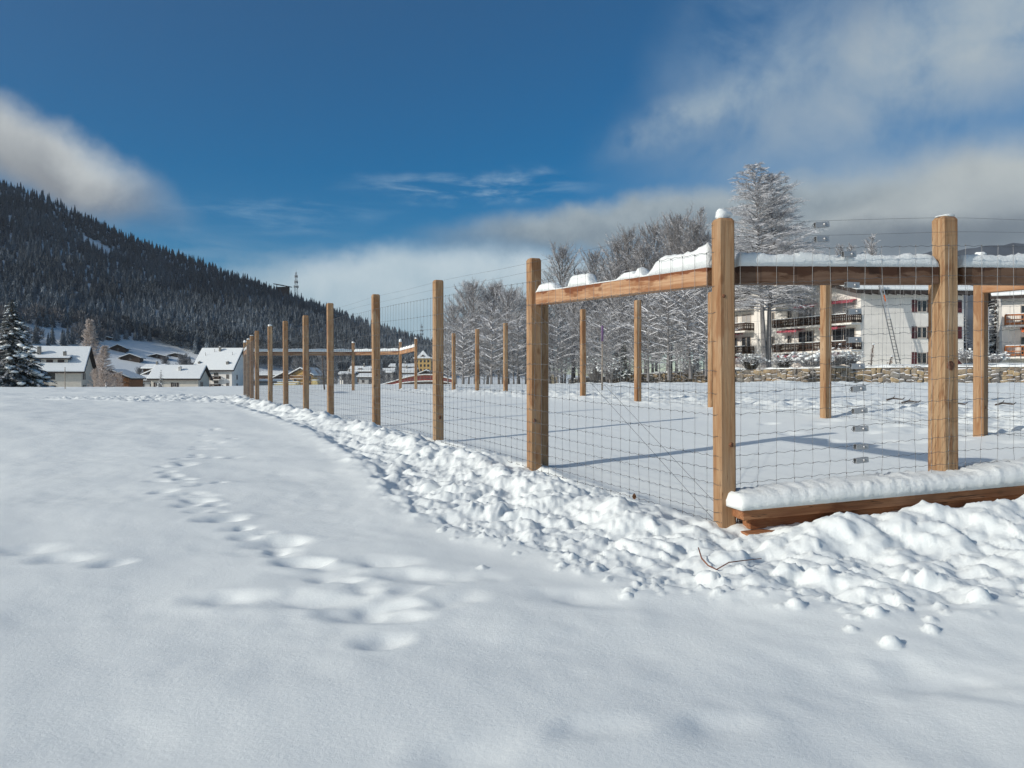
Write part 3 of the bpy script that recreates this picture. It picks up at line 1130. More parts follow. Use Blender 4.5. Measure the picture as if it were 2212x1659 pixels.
# supports standing under the rail ends
post(1160, 9.16, 1.93, RZ_L, 'short prop standing close behind the post at the lower rail end', GL, X=X_(1160, 9.16) + .045)
post(2027, 6.80, 1.92, RZ_F + R(3), 'short brown prop hidden close behind the thick front post, under the rail', GL, X=X_(2027, 6.80) + .01)

# knots that stand out on the faces of the posts
plain('knot_wood', (0.16, 0.065, 0.028), 0.7, 0, 0.5, 45, 0.004)
for key, dx, z, r_, w_ in (('big round knot', -.012, 1.10, .034, .142), ('dark knot low down', .006, .36, .022, PW), ('beside the stacked beams', .022, .62, .016, PW), ('beside the stacked beams', -.03, 1.72, .013, PW),
                           ('lower end of the rail', -.02, .55, .020, PW), ('trodden snow at its foot', .0, .9, .014, PW), ('standing before the balconies', .02, .55, .016, PW), ('reddish far-side', -.01, .35, .016, PW)):
    for o in list(COL.objects):
        if o.name.startswith('fence_post') and key in o.get('label', ''):
            mb = MB()
            mb.blob((dx, -w_ / 2, z), (r_, .0075, r_ * 1.15), int(r_ * 1000), 3, .12)
            mb.build('knot', M['knot_wood'], o, True)

# rails with snow ---------------------------------------------------------


def snow_strip(L, w, hfun, seed, step=.03):
    """a ridge of snow along local z with local x up: cross-section a low dome"""
    n = max(6, int(L / step))
    m_ = 11
    V = []
    s = np.linspace(0, 1, n)
    for i in range(n):
        h = hfun(s[i])
        for j in range(m_):
            a = math.pi * j / (m_ - 1)
            ex = .55
            cy = math.copysign(abs(math.cos(a)) ** ex, math.cos(a))
            cx_ = math.sin(a) ** .65
            k = 1 + .08 * float(perlin(np.array([s[i] * L * 9 + seed]), np.array([j * .7]))[0]) + .12 * float(perlin(np.array([s[i] * L * 26 + seed]), np.array([j * 1.7]))[0]) + .07 * float(perlin(np.array([s[i] * L * 55 + seed]), np.array([j * 3.1]))[0])
            end = min(1, min(s[i], 1 - s[i]) * L / .05 + .45)
            V.append((h * cx_ * k * end - .006, cy * w / 2 * (.97 + .25 * (k - 1)) * (1.0 + .10 * math.sin(a)), s[i] * L))
    Fs = []
    for i in range(n - 1):
        for j in range(m_ - 1):
            a = i * m_ + j
            Fs.append((a, a + m_, a + m_ + 1, a + 1))
        Fs.append((i * m_ + m_ - 1, i * m_ + 2 * m_ - 1, i * m_ + m_, i * m_))
    Fs.append(tuple(range(m_)))
    Fs.append(tuple((n - 1) * m_ + j for j in range(m_ - 1, -1, -1)))
    return V, Fs


def frame_of(p, q):
    d = (q - p).normalized()
    up = Vector((0, 0, 1))
    x = (up - d * up.dot(d)).normalized()      # local x is up
    y = d.cross(x)
    return Matrix((x, y, d)).transposed().to_4x4()


def rail(p, q, label, hfun=None, material='rail_wood', w=.115, h=.145, seed=0, group='snow-topped rails between the posts'):
    p, q = Vector(p), Vector(q)
    L = (q - p).length
    mb = MB()
    mb.box(-h / 2, h / 2, -w / 2, w / 2, 0, L)
    o = bevel(mb.build('wooden_rail', M[material], label=label, category='fence rail', group=group), .008)
    o.matrix_world = Matrix.Translation(p) @ frame_of(p, q)
    if hfun:
        V, Fs = snow_strip(L, w * 1.02, hfun, seed)
        mb = MB()
        mb.add([(x + h / 2, y, z) for x, y, z in V], Fs)
        mb.build('snow_layer', M['snow_cap'], o, True)
    return o


def at(post_, hgt, lean=(0, 0)):
    p = post_[0]
    return Vector((p.x + math.sin(lean[1]) * hgt, p.y, p.z + hgt))


def slump(s):
    """the broken snow on the slanting rail: two blocks, a few scraps"""
    k = .012
    k += .075 * sstep(np.array([s]), .0, .03)[0] * (1 - sstep(np.array([s]), .10, .16)[0])
    k += .105 * sstep(np.array([s]), .245, .262)[0] * (1 - sstep(np.array([s]), .37, .39)[0])
    k += .055 * sstep(np.array([s]), .55, .60)[0] * (1 - sstep(np.array([s]), .64, .66)[0])
    k += .085 * math.exp(-((s - .675) / .015) ** 2)
    k += .13 * sstep(np.array([s]), .715, .79)[0] + .04 * s * sstep(np.array([s]), .9, 1.0)[0]
    return float(k)


pa = Vector((X_(1172, 8.93), 8.93, ZC + (HY - 644.5) / F * 8.93))
pb = Vector((X_(1541, 6.29), 6.29, ZC + (HY - 597) / F * 6.29))
d_ = (pb - pa).normalized()
rail(pa - d_ * .06, pb - d_ * .01, 'pale rail slanting from the near corner post, with broken snow on top', slump, seed=3, h=.142)
fd = FRONT_D.normalized()
p1 = at(lp[0], 0)
c1 = Vector((X_(1590, 6.26), 6.26, ZC + (HY - 595) / F * 6.26))
c2 = Vector((X_(2018, 6.62), 6.62, ZC + (HY - 596) / F * 6.62))
rail(c1, c2, 'dark wet snow-topped rail between the near corner post and the thick knotty post', lambda s: .100 + .008 * math.sin(s * 23) + .006 * math.sin(s * 61 + 1), 'wet_rail_wood', seed=9, h=.138)
c3 = Vector((X_(2068, 6.68), 6.68, ZC + (HY - 596) / F * 6.68))
c4 = c3 + Vector((2.6, .58, .05))
rail(c3, c4, 'dark wet snow-topped rail running out to the right of the thick knotty post', lambda s: .098 + .022 * sstep(np.array([s]), 0, .3)[0] + .007 * math.sin(s * 31), 'wet_rail_wood', seed=15, h=.138)
# the rail behind, at the right
e1 = Vector((X_(2127, 10.33), 10.33, ZC + (HY - 622) / F * 10.33))
e2 = Vector((6.72, 7.9, e1.z - .06))
rail(e1, e2, 'bare pale rail leaving the reddish far-side post at the right', None, 'rail_wood', h=.13, seed=4)
post(0, 7.8, 2.25, R(20), 'right-hand corner post of the paddock', GR, .04, X=6.78)
# far end
def hz_(s):
    return .135 + .012 * math.sin(s * 30)
fa = at(lp[11], 1.80); fb = at(ep[0], 1.77); fc_ = at(ep[1], 1.75); fd_ = at(ep[2], 1.85)
rail(fa + Vector((.07, .01, 0)), fb + Vector((-.07, -.01, 0)), 'long snow-topped rail across the far end, left of the thin post', hz_, seed=21, h=.17, w=.13)
rail(fb + Vector((.07, 0, 0)), fc_ + Vector((-.07, 0, 0)), 'snow-topped rail across the far end, between the thin post and the round snow cap', hz_, seed=23, h=.17, w=.13)
dd = (fd_ - fc_).normalized()
rail(fc_ + dd * .07, fd_ - dd * .07, 'short snow-topped rail rising to the post with the small snow tip', hz_, seed=27, h=.18, w=.13)
fe = at(lp[10], 1.82)
dd = (fe - fa).normalized()
rail(fa + dd * .07, fe - dd * .07, 'snow-topped rail seen end-on at the far corner of the paddock', hz_, seed=29, h=.17, w=.13)

# netting -----------------------------------------------------------------
HW = [.045, .11, .218, .325, .43, .536, .68, .834, 1.0, 1.17, 1.38, 1.60, 1.805, 2.05]
PLAIN = [2.155, 2.26]


def netting(name, nodes, label, off=(0, 0), detail=40.0, spacing=.15, seed=1, knot_to=14.0, rw=.0019, plain=True):
    """nodes: ground points of the posts in order; game fence with graded line wires"""
    rn = random.Random(seed)
    mbw = MB()
    pts = [Vector(p) for p in nodes]
    seg = [(pts[i + 1] - pts[i]).length for i in range(len(pts) - 1)]
    tot = sum(seg)

    def pos(s):
        k = 0
        while k < len(seg) - 1 and s > seg[k]:
            s -= seg[k]
            k += 1
        f = s / seg[k]
        p = pts[k].lerp(pts[k + 1], f)
        return p
    nv = int(tot / spacing)
    hs_ = HW + (PLAIN if plain else [])
    for hi_, hgt in enumerate(hs_):
        line, rad = [], []
        s = 0.0
        while True:
            p = pos(min(s, tot - 1e-6))
            dist = math.hypot(p.x, p.y)
            crimp = 0.0
            if hgt < 2.1 and dist < detail:
                crimp = .0045 * math.sin(s * 2 * math.pi / .105 + hi_)
            line.append((p.x + off[0], p.y + off[1], p.z + hgt + crimp + .006 * math.sin(s * 1.7 + hi_ * 2)))
            rad.append(max(rw * (1.2 if hgt < .1 else (.72 if hgt > 2.1 else 1)), dist * .000055))
            if s >= tot:
                break
            s += .026 if dist < 9 and hgt < 2.1 else (.05 if dist < 14 and hgt < 2.1 else .3)
        mbw.tube(line, rad, 3, False)
    for k in range(1, nv):
        s = k * spacing
        p = pos(s)
        dist = math.hypot(p.x, p.y)
        line, rad = [], []
        wob = rn.uniform(-.012, .012)
        for j, hgt in enumerate([-.10] + HW):
            wx = wob * math.sin(hgt * 1.6) + rn.uniform(-.007, .007)
            d3 = (pos(min(s + .05, tot)) - p)
            d3.z = 0
            d3 = d3.normalized() if d3.length > 1e-5 else Vector((1, 0, 0))
            q = Vector((p.x + off[0], p.y + off[1], p.z + hgt)) + d3 * wx
            line.append(q)
            rad.append(max(rw * .9, dist * .00005))
            if j > 0 and dist < knot_to:
                r_ = .0052
                mbw.add([q + Vector(v) for v in ((r_, 0, 0), (0, r_, 0), (-r_, 0, 0), (0, -r_, 0), (0, 0, r_ * 2.0), (0, 0, -r_ * 2.0))],
                        [(0, 1, 4), (1, 2, 4), (2, 3, 4), (3, 0, 4), (1, 0, 5), (2, 1, 5), (3, 2, 5), (0, 3, 5)])
        mbw.tube(line, rad, 3, False)
    o = mbw.build(name, M['wire'], label=label, category='wire fence', group='wire netting round the paddock')
    return o


nl = [l[0].copy() for l in lp]
# the netting is stapled to the outer faces
nl[0] = nl[0] + Vector((-.055, -.065, 0))
for i in range(1, len(nl)):
    nl[i] = nl[i] + Vector((-.07, -.035, 0))
netting('wire_netting', nl, 'wire netting down the long trodden side of the paddock', seed=1)
nf = [lp[0][0] + Vector((-.05, -.075, 0)), FP[0][0] + Vector((.0, -.085, .0)), FP[0][0] + Vector((2.9, .55, .06))]
netting('wire_netting', nf, 'wire netting across the near end with tensioners on its wires', seed=2, knot_to=20)
nr = [p[0] + Vector((.075, .05, 0)) for p in reversed(rp)]
nr = [Vector((6.88, 7.85, bz(6.88, 7.85)))] + nr + [ep[2][0] + Vector((.07, .06, 0)), ep[1][0] + Vector((.05, .08, 0))]
netting('wire_netting', nr, 'wire netting down the side of the paddock nearest the stone wall', seed=3, plain=False)
ne = [ep[1][0] + Vector((.05, .08, 0)), ep[0][0] + Vector((0, .08, 0)), lp[11][0] + Vector((0, .08, 0))]
netting('wire_netting', ne, 'wire netting across the far end of the paddock', seed=4, plain=False)

# bracing wire of the first bay: two strands drawn from high on one post to the foot of the other
q0 = P(1147, 662, 8.9)
for (xd, yd, Y, lab) in ((1597, 1142, 6.35, 'upper strand of slanting bracing wire in the bay beside the near corner post'), (1553, 1135, 6.40, 'lower strand of slanting bracing wire in the bay beside the near corner post')):
    q1 = P(xd, yd, Y)
    mb = MB()
    mb.tube([q0 if 'upper' in lab else q0 + Vector((0, .05, -.10)), q1], .0016, 4)
    mb.build('bracing_wire', M['wire'], label=lab, category='wire', group='slanting bracing wires')

# tensioners on the line wires of the near end
TEN = [(1775, 486), (1775, 517), (1834, 549.5), (1841, 616), (1845, 673), (1845, 734), (1852, 791), (1855, 839.5), (1858, 887), (1860, 926), (1861, 965), (1861, 994)]
words = ['topmost', 'second', 'third', 'fourth', 'fifth', 'sixth', 'seventh', 'eighth', 'ninth', 'tenth', 'eleventh', 'lowest']
proto = None
for k, (xd, yd) in enumerate(TEN):
    # where the sight line meets the plane of the netting
    a_, b_ = nf[0], nf[1]
    u = (xd - CX) / F
    tt = (u * a_.y - a_.x) / ((b_.x - a_.x) - u * (b_.y - a_.y))
    pp = a_.lerp(b_, tt)
    loc = Vector((pp.x, pp.y - .004, ZC + (HY - yd) / F * pp.y))
    lab = 'grey metal wire tensioner, %s of the column on the near netting' % (words[k] if k in (0, 11) else words[k] + ' from the top')
    if proto is None:
        e_ = thing('wire_tensioner', lab, 'wire tensioner', loc, R(12), 'wire tensioners on the near netting')
        mb = MB()
        # open folded strap with a winding spool and a lug
        mb.box(-.062, .050, -.016, -.0135, -.021, .021)
        mb.box(-.062, .050, .0135, .016, -.021, .021)
        mb.box(.050, .0525, -.016, .016, -.021, .021)
        mb.box(-.062, .050, -.0135, .0135, .0185, .021)
        bevel(mb.build('housing', M['galvanised'], e_), .003)
        mb = MB()
        mb.tube([(.012, -.024, 0), (.012, .024, 0)], .0105, 12)
        mb.build('spool', M['galvanised'], e_, True)
        mb = MB()
        mb.tube([(-.062, 0, 0), (-.072, 0, .011), (-.083, 0, 0), (-.072, 0, -.011), (-.062, 0, 0)], .0022, 6)
        mb.build('eyelet', M['wire'], e_, True)
        proto = e_
    else:
        e_ = copy_tree(proto, label=lab)
        e_.location = loc
    e_.rotation_euler = (0, R(-3 + (k * 37 % 7) - 3), R(10 + (k * 53 % 9)))

# stacked beams at the near end, under a loaf of snow ----------------------
t0 = Vector((1.655, 5.93, ZC - .92))
bd = Vector((.977, .213, .050)).normalized()
side = Vector((-.213, .977, 0)).normalized()
BL = 3.9


def beam(start, L, w, h, label, mname='wet_timber', snowf=None, snw=None, seed=0):
    """start: lower front left corner"""
    c = start + side * w / 2 + Vector((0, 0, h / 2))
    mb = MB()
    mb.box(-h / 2, h / 2, -w / 2, w / 2, 0, L)
    o = bevel(mb.build('stacked_beam', M[mname], label=label, category='timber beam', group='beams stacked at the near end'), .005)
    o.matrix_world = Matrix.Translation(c) @ frame_of(c, c + bd)
    return o


bm_top = beam(t0 + Vector((0, 0, -.083)), BL, .115, .083, 'topmost front beam of the stack, red-brown, under the loaf of snow')
beam(t0 + bd * .02 + side * .135 + Vector((0, 0, -.085)), BL, .115, .083, 'top beam at the back of the stack, hidden under the loaf of snow')
beam(t0 + bd * .05 + side * .275 + Vector((0, 0, -.085)), BL, .10, .083, 'rearmost top beam of the stack, beside the netting')
beam(t0 + bd * .10 + side * .085 + Vector((0, 0, -.172)), BL, .115, .085, 'second beam of the stack, set back in the dark gap')
beam(t0 + bd * .12 + side * .215 + Vector((0, 0, -.172)), BL, .115, .085, 'second-layer beam at the back of the stack')
beam(t0 + bd * .03 + side * -.02 + Vector((0, 0, -.262)), BL, .115, .086, 'lowest front beam of the stack, half sunk in snow')
beam(t0 + bd * .06 + side * .15 + Vector((0, 0, -.262)), BL, .2, .086, 'broad bottom beam at the back of the stack')
c = t0 + side * .165
V, Fs = snow_strip(BL, .42, lambda s: .105 + .02 * math.sin(s * 9) + .035 * sstep(np.array([s]), .02, .5)[0] + .03 * sstep(np.array([s]), .50, .56)[0], 51, .022)
mb = MB()
mb.add(V, Fs)
o = mb.build('snow_loaf', M['snow_cap'], None, True, label='long loaf of snow lying on the stacked beams', category='snow')
o.matrix_world = Matrix.Translation(c - bd * .03) @ frame_of(c, c + bd)

# small things in the snow -------------------------------------------------
gx_, gy_ = ground_at(1515, 1218)
pts = []
for xd, yd, up in ((1509, 1210, .03), (1516, 1222, .012), (1530, 1233, .006), (1548, 1238, .0), (1575, 1234, .002), (1600, 1226, .004), (1645, 1214, .02)):
    x, y = ground_at(xd, yd)
    pts.append(Vector((x, y, sz(x, y) + .022 + up)))
mb = MB()
mb.tube(pts, [.0042, .0048, .004, .0036, .0034, .003, .002], 6)
mb.build('dry_stalk', M['dry_stalk'], None, True, label='bent reddish dry stalk half buried in the trodden snow', category='stalk')
a_, b_ = nl[0], nl[1]
u = (1372 - CX) / F
tt = (u * a_.y - a_.x) / ((b_.x - a_.x) - u * (b_.y - a_.y))
pp = a_.lerp(b_, tt)
lz = ZC + (HY - 1072) / F * pp.y
mb = MB()
mb.add([(0, 0, .03), (.014, -.006, .012), (.02, .004, -.006), (.006, -.008, -.026), (-.012, .004, -.018), (-.016, -.004, .008)], [(0, 1, 5), (1, 2, 4, 5), (2, 3, 4)])
o = mb.build('dead_leaf', M['dead_leaf'], None, label='withered brown leaf caught low in the netting', category='leaf')
o.location = (pp.x - .01, pp.y - .012, lz)
o.modifiers.new('thickness', 'SOLIDIFY').thickness = .002

# stake with a purple tip
sx = X_(1300.5, 26)
o = thing('marker_stake', 'thin grey stake with a purple painted tip outside the netting', 'stake', (sx, 26, bz(sx, 26)))
mb = MB(); mb.tube([(0, 0, -.3), (.01, 0, 1.55)], .028, 8); mb.build('shaft', M['grey_stake'], o, True)
mb = MB(); mb.tube([(.01, 0, 1.55), (.008, 0, 2.03), (.008, 0, 2.05)], [.036, .036, .02], 8); mb.build('painted_tip', M['purple_paint'], o, True)
# leaning pole far off in the field
b0 = P(702, 842, 44)
b0.z = bz(b0.x, b0.y)
mb = MB(); mb.tube([b0 - Vector((0, 0, .3)), P(697.5, 800, 44), P(696.5, 768, 44)], [.05, .04, .025], 6)
o = mb.build('leaning_pole', M['bark'], None, True, label='thin dark pole leaning in the field before the round frosted tree', category='pole')
for xd, yt, yb, Y, lab in ((140.5, 793, 846, 62, 'thin pale marker pole before the cream house'), (229, 826, 843, 66, 'short thin marker pole right of the pinkish larch'), (453.5, 815, 840, 70, 'thin marker pole at the corner of the low white house')):
    q = P(xd, yb, Y); q.z = bz(q.x, q.y)
    mb = MB(); mb.tube([q - Vector((0, 0, .3)), P(xd, yt, Y)], [.035, .025], 6)
    mb.build('marker_pole', M['metal_pale' if xd < 300 and xd > 200 else 'grey_stake'], None, True, label=lab, category='pole', group='marker poles in the field')

# ------------------------------------------------------------------ trees


def rot_about(v, axis, a):
    return Matrix.Rotation(a, 3, axis) @ v


def bare_tree(seed, h=10.0, crown_r=3.2, crown_lo=.18, n1=34, droop=0.0, up=.75, shape='round', n2=8, n3=4, stems=1, tw=.022, spread=1.0):
    """leafless tree: returns trunk and crown meshes; every branch carries snow on its upper side"""
    rnd = random.Random(seed)
    trunk, crown = MB(), MB()
    for st in range(stems):
        lean = Vector((rnd.uniform(-.11, .11), rnd.uniform(-.08, .08), 0)) * (1 if stems == 1 else .5) + (Vector((.05 * (st * 2 - stems + 1), .02, 0)))
        base = Vector((.35 * (st - (stems - 1) / 2), 0, 0))
        hh = h * (1 if st == 0 else rnd.uniform(.88, .97))
        tp, tr = [], []
        nseg = 14
        wob = Vector((0, 0, 0))
        for i in range(nseg + 1):
            f = i / nseg
            wob += Vector((rnd.uniform(-1, 1), rnd.uniform(-1, 1), 0)) * .012 * h / 10
            tp.append(base + lean * f * hh + wob + Vector((0, 0, f * hh)))
            tr.append((.0135 * h ** 1.0) * (1 - f) ** 1.05 * (1.25 if i == 0 else 1) + .012)
        tp[0].z = -.5
        trunk.tube(tp, tr, 7)
        for b in range(n1):
            f = crown_lo + (1 - crown_lo) * ((b + rnd.random()) / n1) ** (.9)
            if f > .985:
                f = .985
            k = f * nseg
            i = int(k)
            p = tp[i].lerp(tp[min(i + 1, nseg)], k - i)
            g = (f - crown_lo) / (1 - crown_lo)
            if shape == 'round':
                env = math.sqrt(max(.02, 1 - (2 * g - .92) ** 2)) * .95 + .08
                elev = up * (.35 + .75 * g)
            elif shape == 'cone':
                env = (1 - g) ** .8 * .98 + .07
                elev = .12 + .5 * g
            else:                       # broad cone of the tall tree
                env = min(1.0, .72 + 1.1 * g) * (1 - g) ** .62 * 1.08 + .06
                elev = .42 - .25 * (1 - g)
            L = crown_r * env * rnd.uniform(.75, 1.12)
            a = b * 2.399 + rnd.uniform(-.5, .5)
            d = Vector((math.cos(a), math.sin(a), math.tan(elev))).normalized()
            r0 = max(.012, .0042 * h * (L / crown_r) * 1.2)
            pts = [p]
            n_s = 6
            dd = d.copy()
            for s_ in range(n_s):
                dd = (dd + Vector((rnd.uniform(-.14, .14), rnd.uniform(-.14, .14), rnd.uniform(-.10, .12) - droop * s_ / n_s))).normalized()
                q = pts[-1] + dd * L / n_s
                crown.twig(pts[-1], q, r0 * (1 - s_ / n_s) + tw * .8, r0 * (1 - (s_ + 1) / n_s) + tw * .8)
                pts.append(q)
            for j in range(n2):
                fj = .18 + .82 * (j + rnd.random()) / n2
                kk = fj * n_s
                ii = min(int(kk), n_s - 1)
                pj = pts[ii].lerp(pts[ii + 1], kk - ii)
                dj = (pts[ii + 1] - pts[ii]).normalized()
                sd = dj.cross(Vector((0, 0, 1)))
                sd = sd.normalized() if sd.length > .05 else Vector((1, 0, 0))
                sg = 1 if j % 2 else -1
                d2 = (dj * .75 + sd * sg * rnd.uniform(.4, .9) * spread + Vector((0, 0, rnd.uniform(-.25, .5) - droop * .8))).normalized()
                L2 = L * rnd.uniform(.22, .45) * (1.15 - .6 * fj)
                L2 = max(L2, .35)
                q1 = pj + d2 * L2 * .5
                d3 = (d2 + Vector((rnd.uniform(-.3, .3), rnd.uniform(-.3, .3), rnd.uniform(-.2, .3) - droop))).normalized()
                q2 = q1 + d3 * L2 * .5
                crown.twig(pj, q1, tw, tw * .85)
                crown.twig(q1, q2, tw * .85, tw * .5)
                for k3 in range(n3):
                    f3 = (k3 + rnd.random()) / n3
                    p3 = pj.lerp(q1, f3 * 2) if f3 < .5 else q1.lerp(q2, f3 * 2 - 1)
                    d4 = (d2 + Vector((rnd.uniform(-.9, .9), rnd.uniform(-.9, .9), rnd.uniform(-.5, .7) - droop))).normalized()
                    L3 = L2 * rnd.uniform(.3, .6)
                    crown.twig(p3, p3 + d4 * L3, tw * .6, tw * .35)
    return trunk, crown


def tree_from(meshes, name, label, x, y, z, s, rz, group=None, cat='tree'):
    t_me, c_me = meshes
    e_ = thing(name, label, cat, (x, y, z), rz, group)
    e_.scale = (s[0], s[0], s[1])
    for nm, me in (('trunk', t_me), ('crown', c_me)):
        o = bpy.data.objects.new(nm, me)
        COL.objects.link(o)
        o.parent = e_
    return e_


def mesh_of(mb, mname, name):
    me = bpy.data.meshes.new(name)
    me.from_pydata(mb.v, [], mb.f)
    me.materials.append(M[mname])
    return me


def variants(n, mname='snowy_branches', **kw):
    out = []
    for s in range(n):
        t_, c_ = bare_tree(100 + s * 7 + int(kw.get('h', 1) * 3), **kw)
        out.append((mesh_of(t_, mname, 'trunk'), mesh_of(c_, mname, 'crown')))
    return out


rnd = random.Random(77)
alder = variants(5, h=10, crown_r=3.5, crown_lo=.10, n1=62, up=1.0, n2=12, n3=6, tw=.017)
slim = variants(3, h=12, crown_r=1.7, crown_lo=.25, n1=44, up=.95, n2=7, n3=4, tw=.017)


def terrace_z(x, y):
    """garden level behind the stone wall"""
    xd = CX + x / y * F
    return ZC + float(np.interp(x, [4, 12, 21, 32, 60], [-.25, .25, 1.0, 1.42, 1.5]))


GROVE = [  # column, row of the top, depth, slim?
    (978, 668, 92, 0), (1000, 632, 96, 0), (1026, 622, 93, 0), (1052, 628, 98, 0), (1078, 628, 94, 0), (1098, 640, 90, 0), (1122, 640, 96, 0), (1146, 655, 92, 0),
    (968, 705, 86, 0), (1012, 690, 87, 0), (1060, 700, 86, 0), (1110, 700, 85, 0), (1165, 660, 100, 0),
    (1188, 640, 95, 0), (1214, 556, 101, 0), (1236, 620, 92, 0), (1262, 600, 104, 0), (1288, 560, 106, 0), (1312, 585, 96, 0), (1334, 536, 100, 0), (1352, 570, 104, 0),
    (1372, 518, 98, 0), (1394, 545, 95, 0), (1418, 500, 99, 0), (1440, 510, 94, 0), (1462, 486, 97, 0), (1482, 500, 92, 0), (1506, 458, 102, 1), (1528, 520, 91, 0), 
    (1200, 700, 86, 0), (1250, 690, 86, 0), (1300, 680, 84, 0), (1400, 650, 83, 0), (1450, 640, 82, 0), (1500, 620, 82, 0), (1340, 640, 86, 0),
    (985, 700, 104, 0), (1035, 680, 106, 0), (1085, 690, 105, 0), (1135, 690, 108, 0), (1172, 690, 112, 0), (1220, 640, 112, 0), (1255, 650, 114, 0), (1280, 630, 115, 0), (1325, 620, 116, 0),
    (1360, 600, 115, 0), (1385, 590, 114, 0), (1410, 580, 116, 0), (1450, 570, 112, 0), (1475, 560, 113, 0), (1500, 560, 111, 0), (1530, 590, 112, 0), (1555, 600, 118, 0),
    (1210, 745, 84, 0), (1260, 740, 82, 0), (1310, 740, 80, 0), (1375, 735, 79, 0), (1470, 740, 77, 0), (1000, 750, 88, 0), (1045, 755, 88, 0), (1090, 750, 88, 0), (1135, 750, 88, 0),
    (1425, 720, 79, 0), (1520, 710, 78, 0)]
for i, (xd, yt, Y, sl) in enumerate(GROVE):
    x = X_(xd, Y)
    z = (terrace_z(x, Y) if xd > 1230 else bz(x, min(Y, 78)) - .1)
    top = ZC + (HY - yt) / F * Y
    h = top - z
    mset = slim if sl else alder
    k = h / (12 if sl else 10)
    wdt = k * rnd.uniform(.88, 1.12) if not sl else k * .9
    wdt = min(wdt, 1.0 + .3 * rnd.random())
    if xd < 1170:
        lab = 'snow-dusted bare tree in the rounded clump left of the slanting rail'
        g = 'bare trees in the rounded clump'
    else:
        lab = 'snow-dusted bare tree in the tall grey grove behind the stone wall'
        g = 'bare trees in the tall grove'
    if sl and xd == 1506:
        lab, g = 'slender bare tree standing highest over the grove, beside the near corner post', None
    tree_from(mset[i % len(mset)], 'bare_tree', lab, x, Y, z, (wdt, k), rnd.uniform(0, 6.28), g)
# trees at the front edge of the grove, their heavy limbs lined with snow
limb = variants(3, h=10, crown_r=4.4, crown_lo=.08, n1=30, up=.55, n2=7, n3=3, tw=.034, droop=.05)
for i, (xd, yt, Y) in enumerate(((1000, 690, 84), (1062, 672, 83), (1118, 690, 84), (1205, 690, 84), (1318, 672, 81), (1400, 630, 79), (1445, 600, 78), (1492, 585, 77), (1525, 640, 76))):
    x = X_(xd, Y)
    z = (terrace_z(x, Y) if xd > 1230 else bz(x, min(Y, 78)) - .1)
    k = (ZC + (HY - yt) / F * Y - z) / 10
    tree_from(limb[i % 3], 'bare_tree', 'bare tree at the front edge of the grove, its spreading limbs lined with snow', x, Y, z, (min(k, .95), k), i * 1.7, 'front trees of the grove')
# small roofed box at the end of the wall
q = P(1197, 818, 95)
e_ = thing('utility_box', 'small cream box with a snowy roof at the left end of the stone wall', 'box', q)
mb = MB(); mb.box(-.38, .38, 0, .5, -.6, .62); mb.box(-.30, .30, -.03, -.004, -.2, .5)
bevel(mb.build('body', M['cream_box'], e_), .02)
mb = MB(); mb.box(-.46, .46, -.08, .6, .624, .70); mb.build('roof', M['roof_edge'], e_)
mb = MB(); mb.box(-.44, .44, -.06, .58, .703, .92); bevel(mb.build('snow_layer', M['snow_cap'], e_), .08, 3)
# broken spar
t_, c_ = MB(), MB()
t_.tube([(0, 0, -.5), (.1, 0, 6), (-.1, .1, 11), (.15, 0, 14), (-.15, 0, 16.1)], [.16, .13, .10, .06, .02], 6)
t_.tube([(.1, 0, 13.2), (.5, 0, 13.9)], [.03, .015], 4); t_.tube([(0, 0, 12.2), (.45, .1, 12.4)], [.03, .015], 4); t_.tube([(.1, 0, 14.2), (-.45, 0, 14.9)], [.03, .012], 4)
x, Y = X_(1240, 100), 100
e_ = thing('dead_tree', 'dark dead spar with a few stubs rising above the slanting rail', 'tree', (x, Y, terrace_z(x, Y)))
e_.scale = (1, 1, (ZC + (HY - 563) / F * Y - terrace_z(x, Y)) / 16.1)
t_.build('trunk', M['bark'], e_)

# the tall tree by the apartment building
Y = 77.0
x = X_(1656, Y)
z = terrace_z(x, Y)
h = ZC + (HY - 355) / F * Y - z
t_, c_ = bare_tree(5, h=h, crown_r=5.4, crown_lo=.29, n1=135, droop=.15, shape='tall', n2=15, n3=7, stems=2, tw=.016)
tree_from((mesh_of(t_, 'snowy_branches', 'trunk'), mesh_of(c_, 'snowy_branches', 'crown')), 'bare_tree', 'tallest broad conical bare tree, two stems, in front of the white balconies', x, Y, z, (1, 1), .5)
# tree tops over the roof
for xd, yt in ((1790, 533), (1822, 530), (1858, 517), (1878, 530)):
    Y = 125
    x = X_(xd, Y)
    k = (ZC + (HY - yt) / F * Y - 2.5) / 12
    tree_from(slim[int(xd) % 3], 'bare_tree', 'bare tree top showing over the snowy rail between the two front posts', x, Y, 2.5, (k * .9, k), xd, 'tree tops over the building')
# pinkish larches
larch = variants(2, 'snowy_larch', h=11, crown_r=2.5, crown_lo=.05, n1=170, shape='cone', n2=12, n3=6, tw=.03, droop=.06)
for xd, yt, Y, lab in ((196, 692, 190, 'tall pinkish bare larch behind the gable of the cream house'), (216, 748, 184, 'lower dense pinkish larch right of the cream house')):
    x = X_(xd, Y)
    z = ZC - 2.6
    k = (ZC + (HY - yt) / F * Y - z) / 11
    tree_from(larch[0 if yt < 700 else 1], 'larch', lab, x, Y, z, (k * .98 if yt < 700 else k * 1.45, k), 1.0)
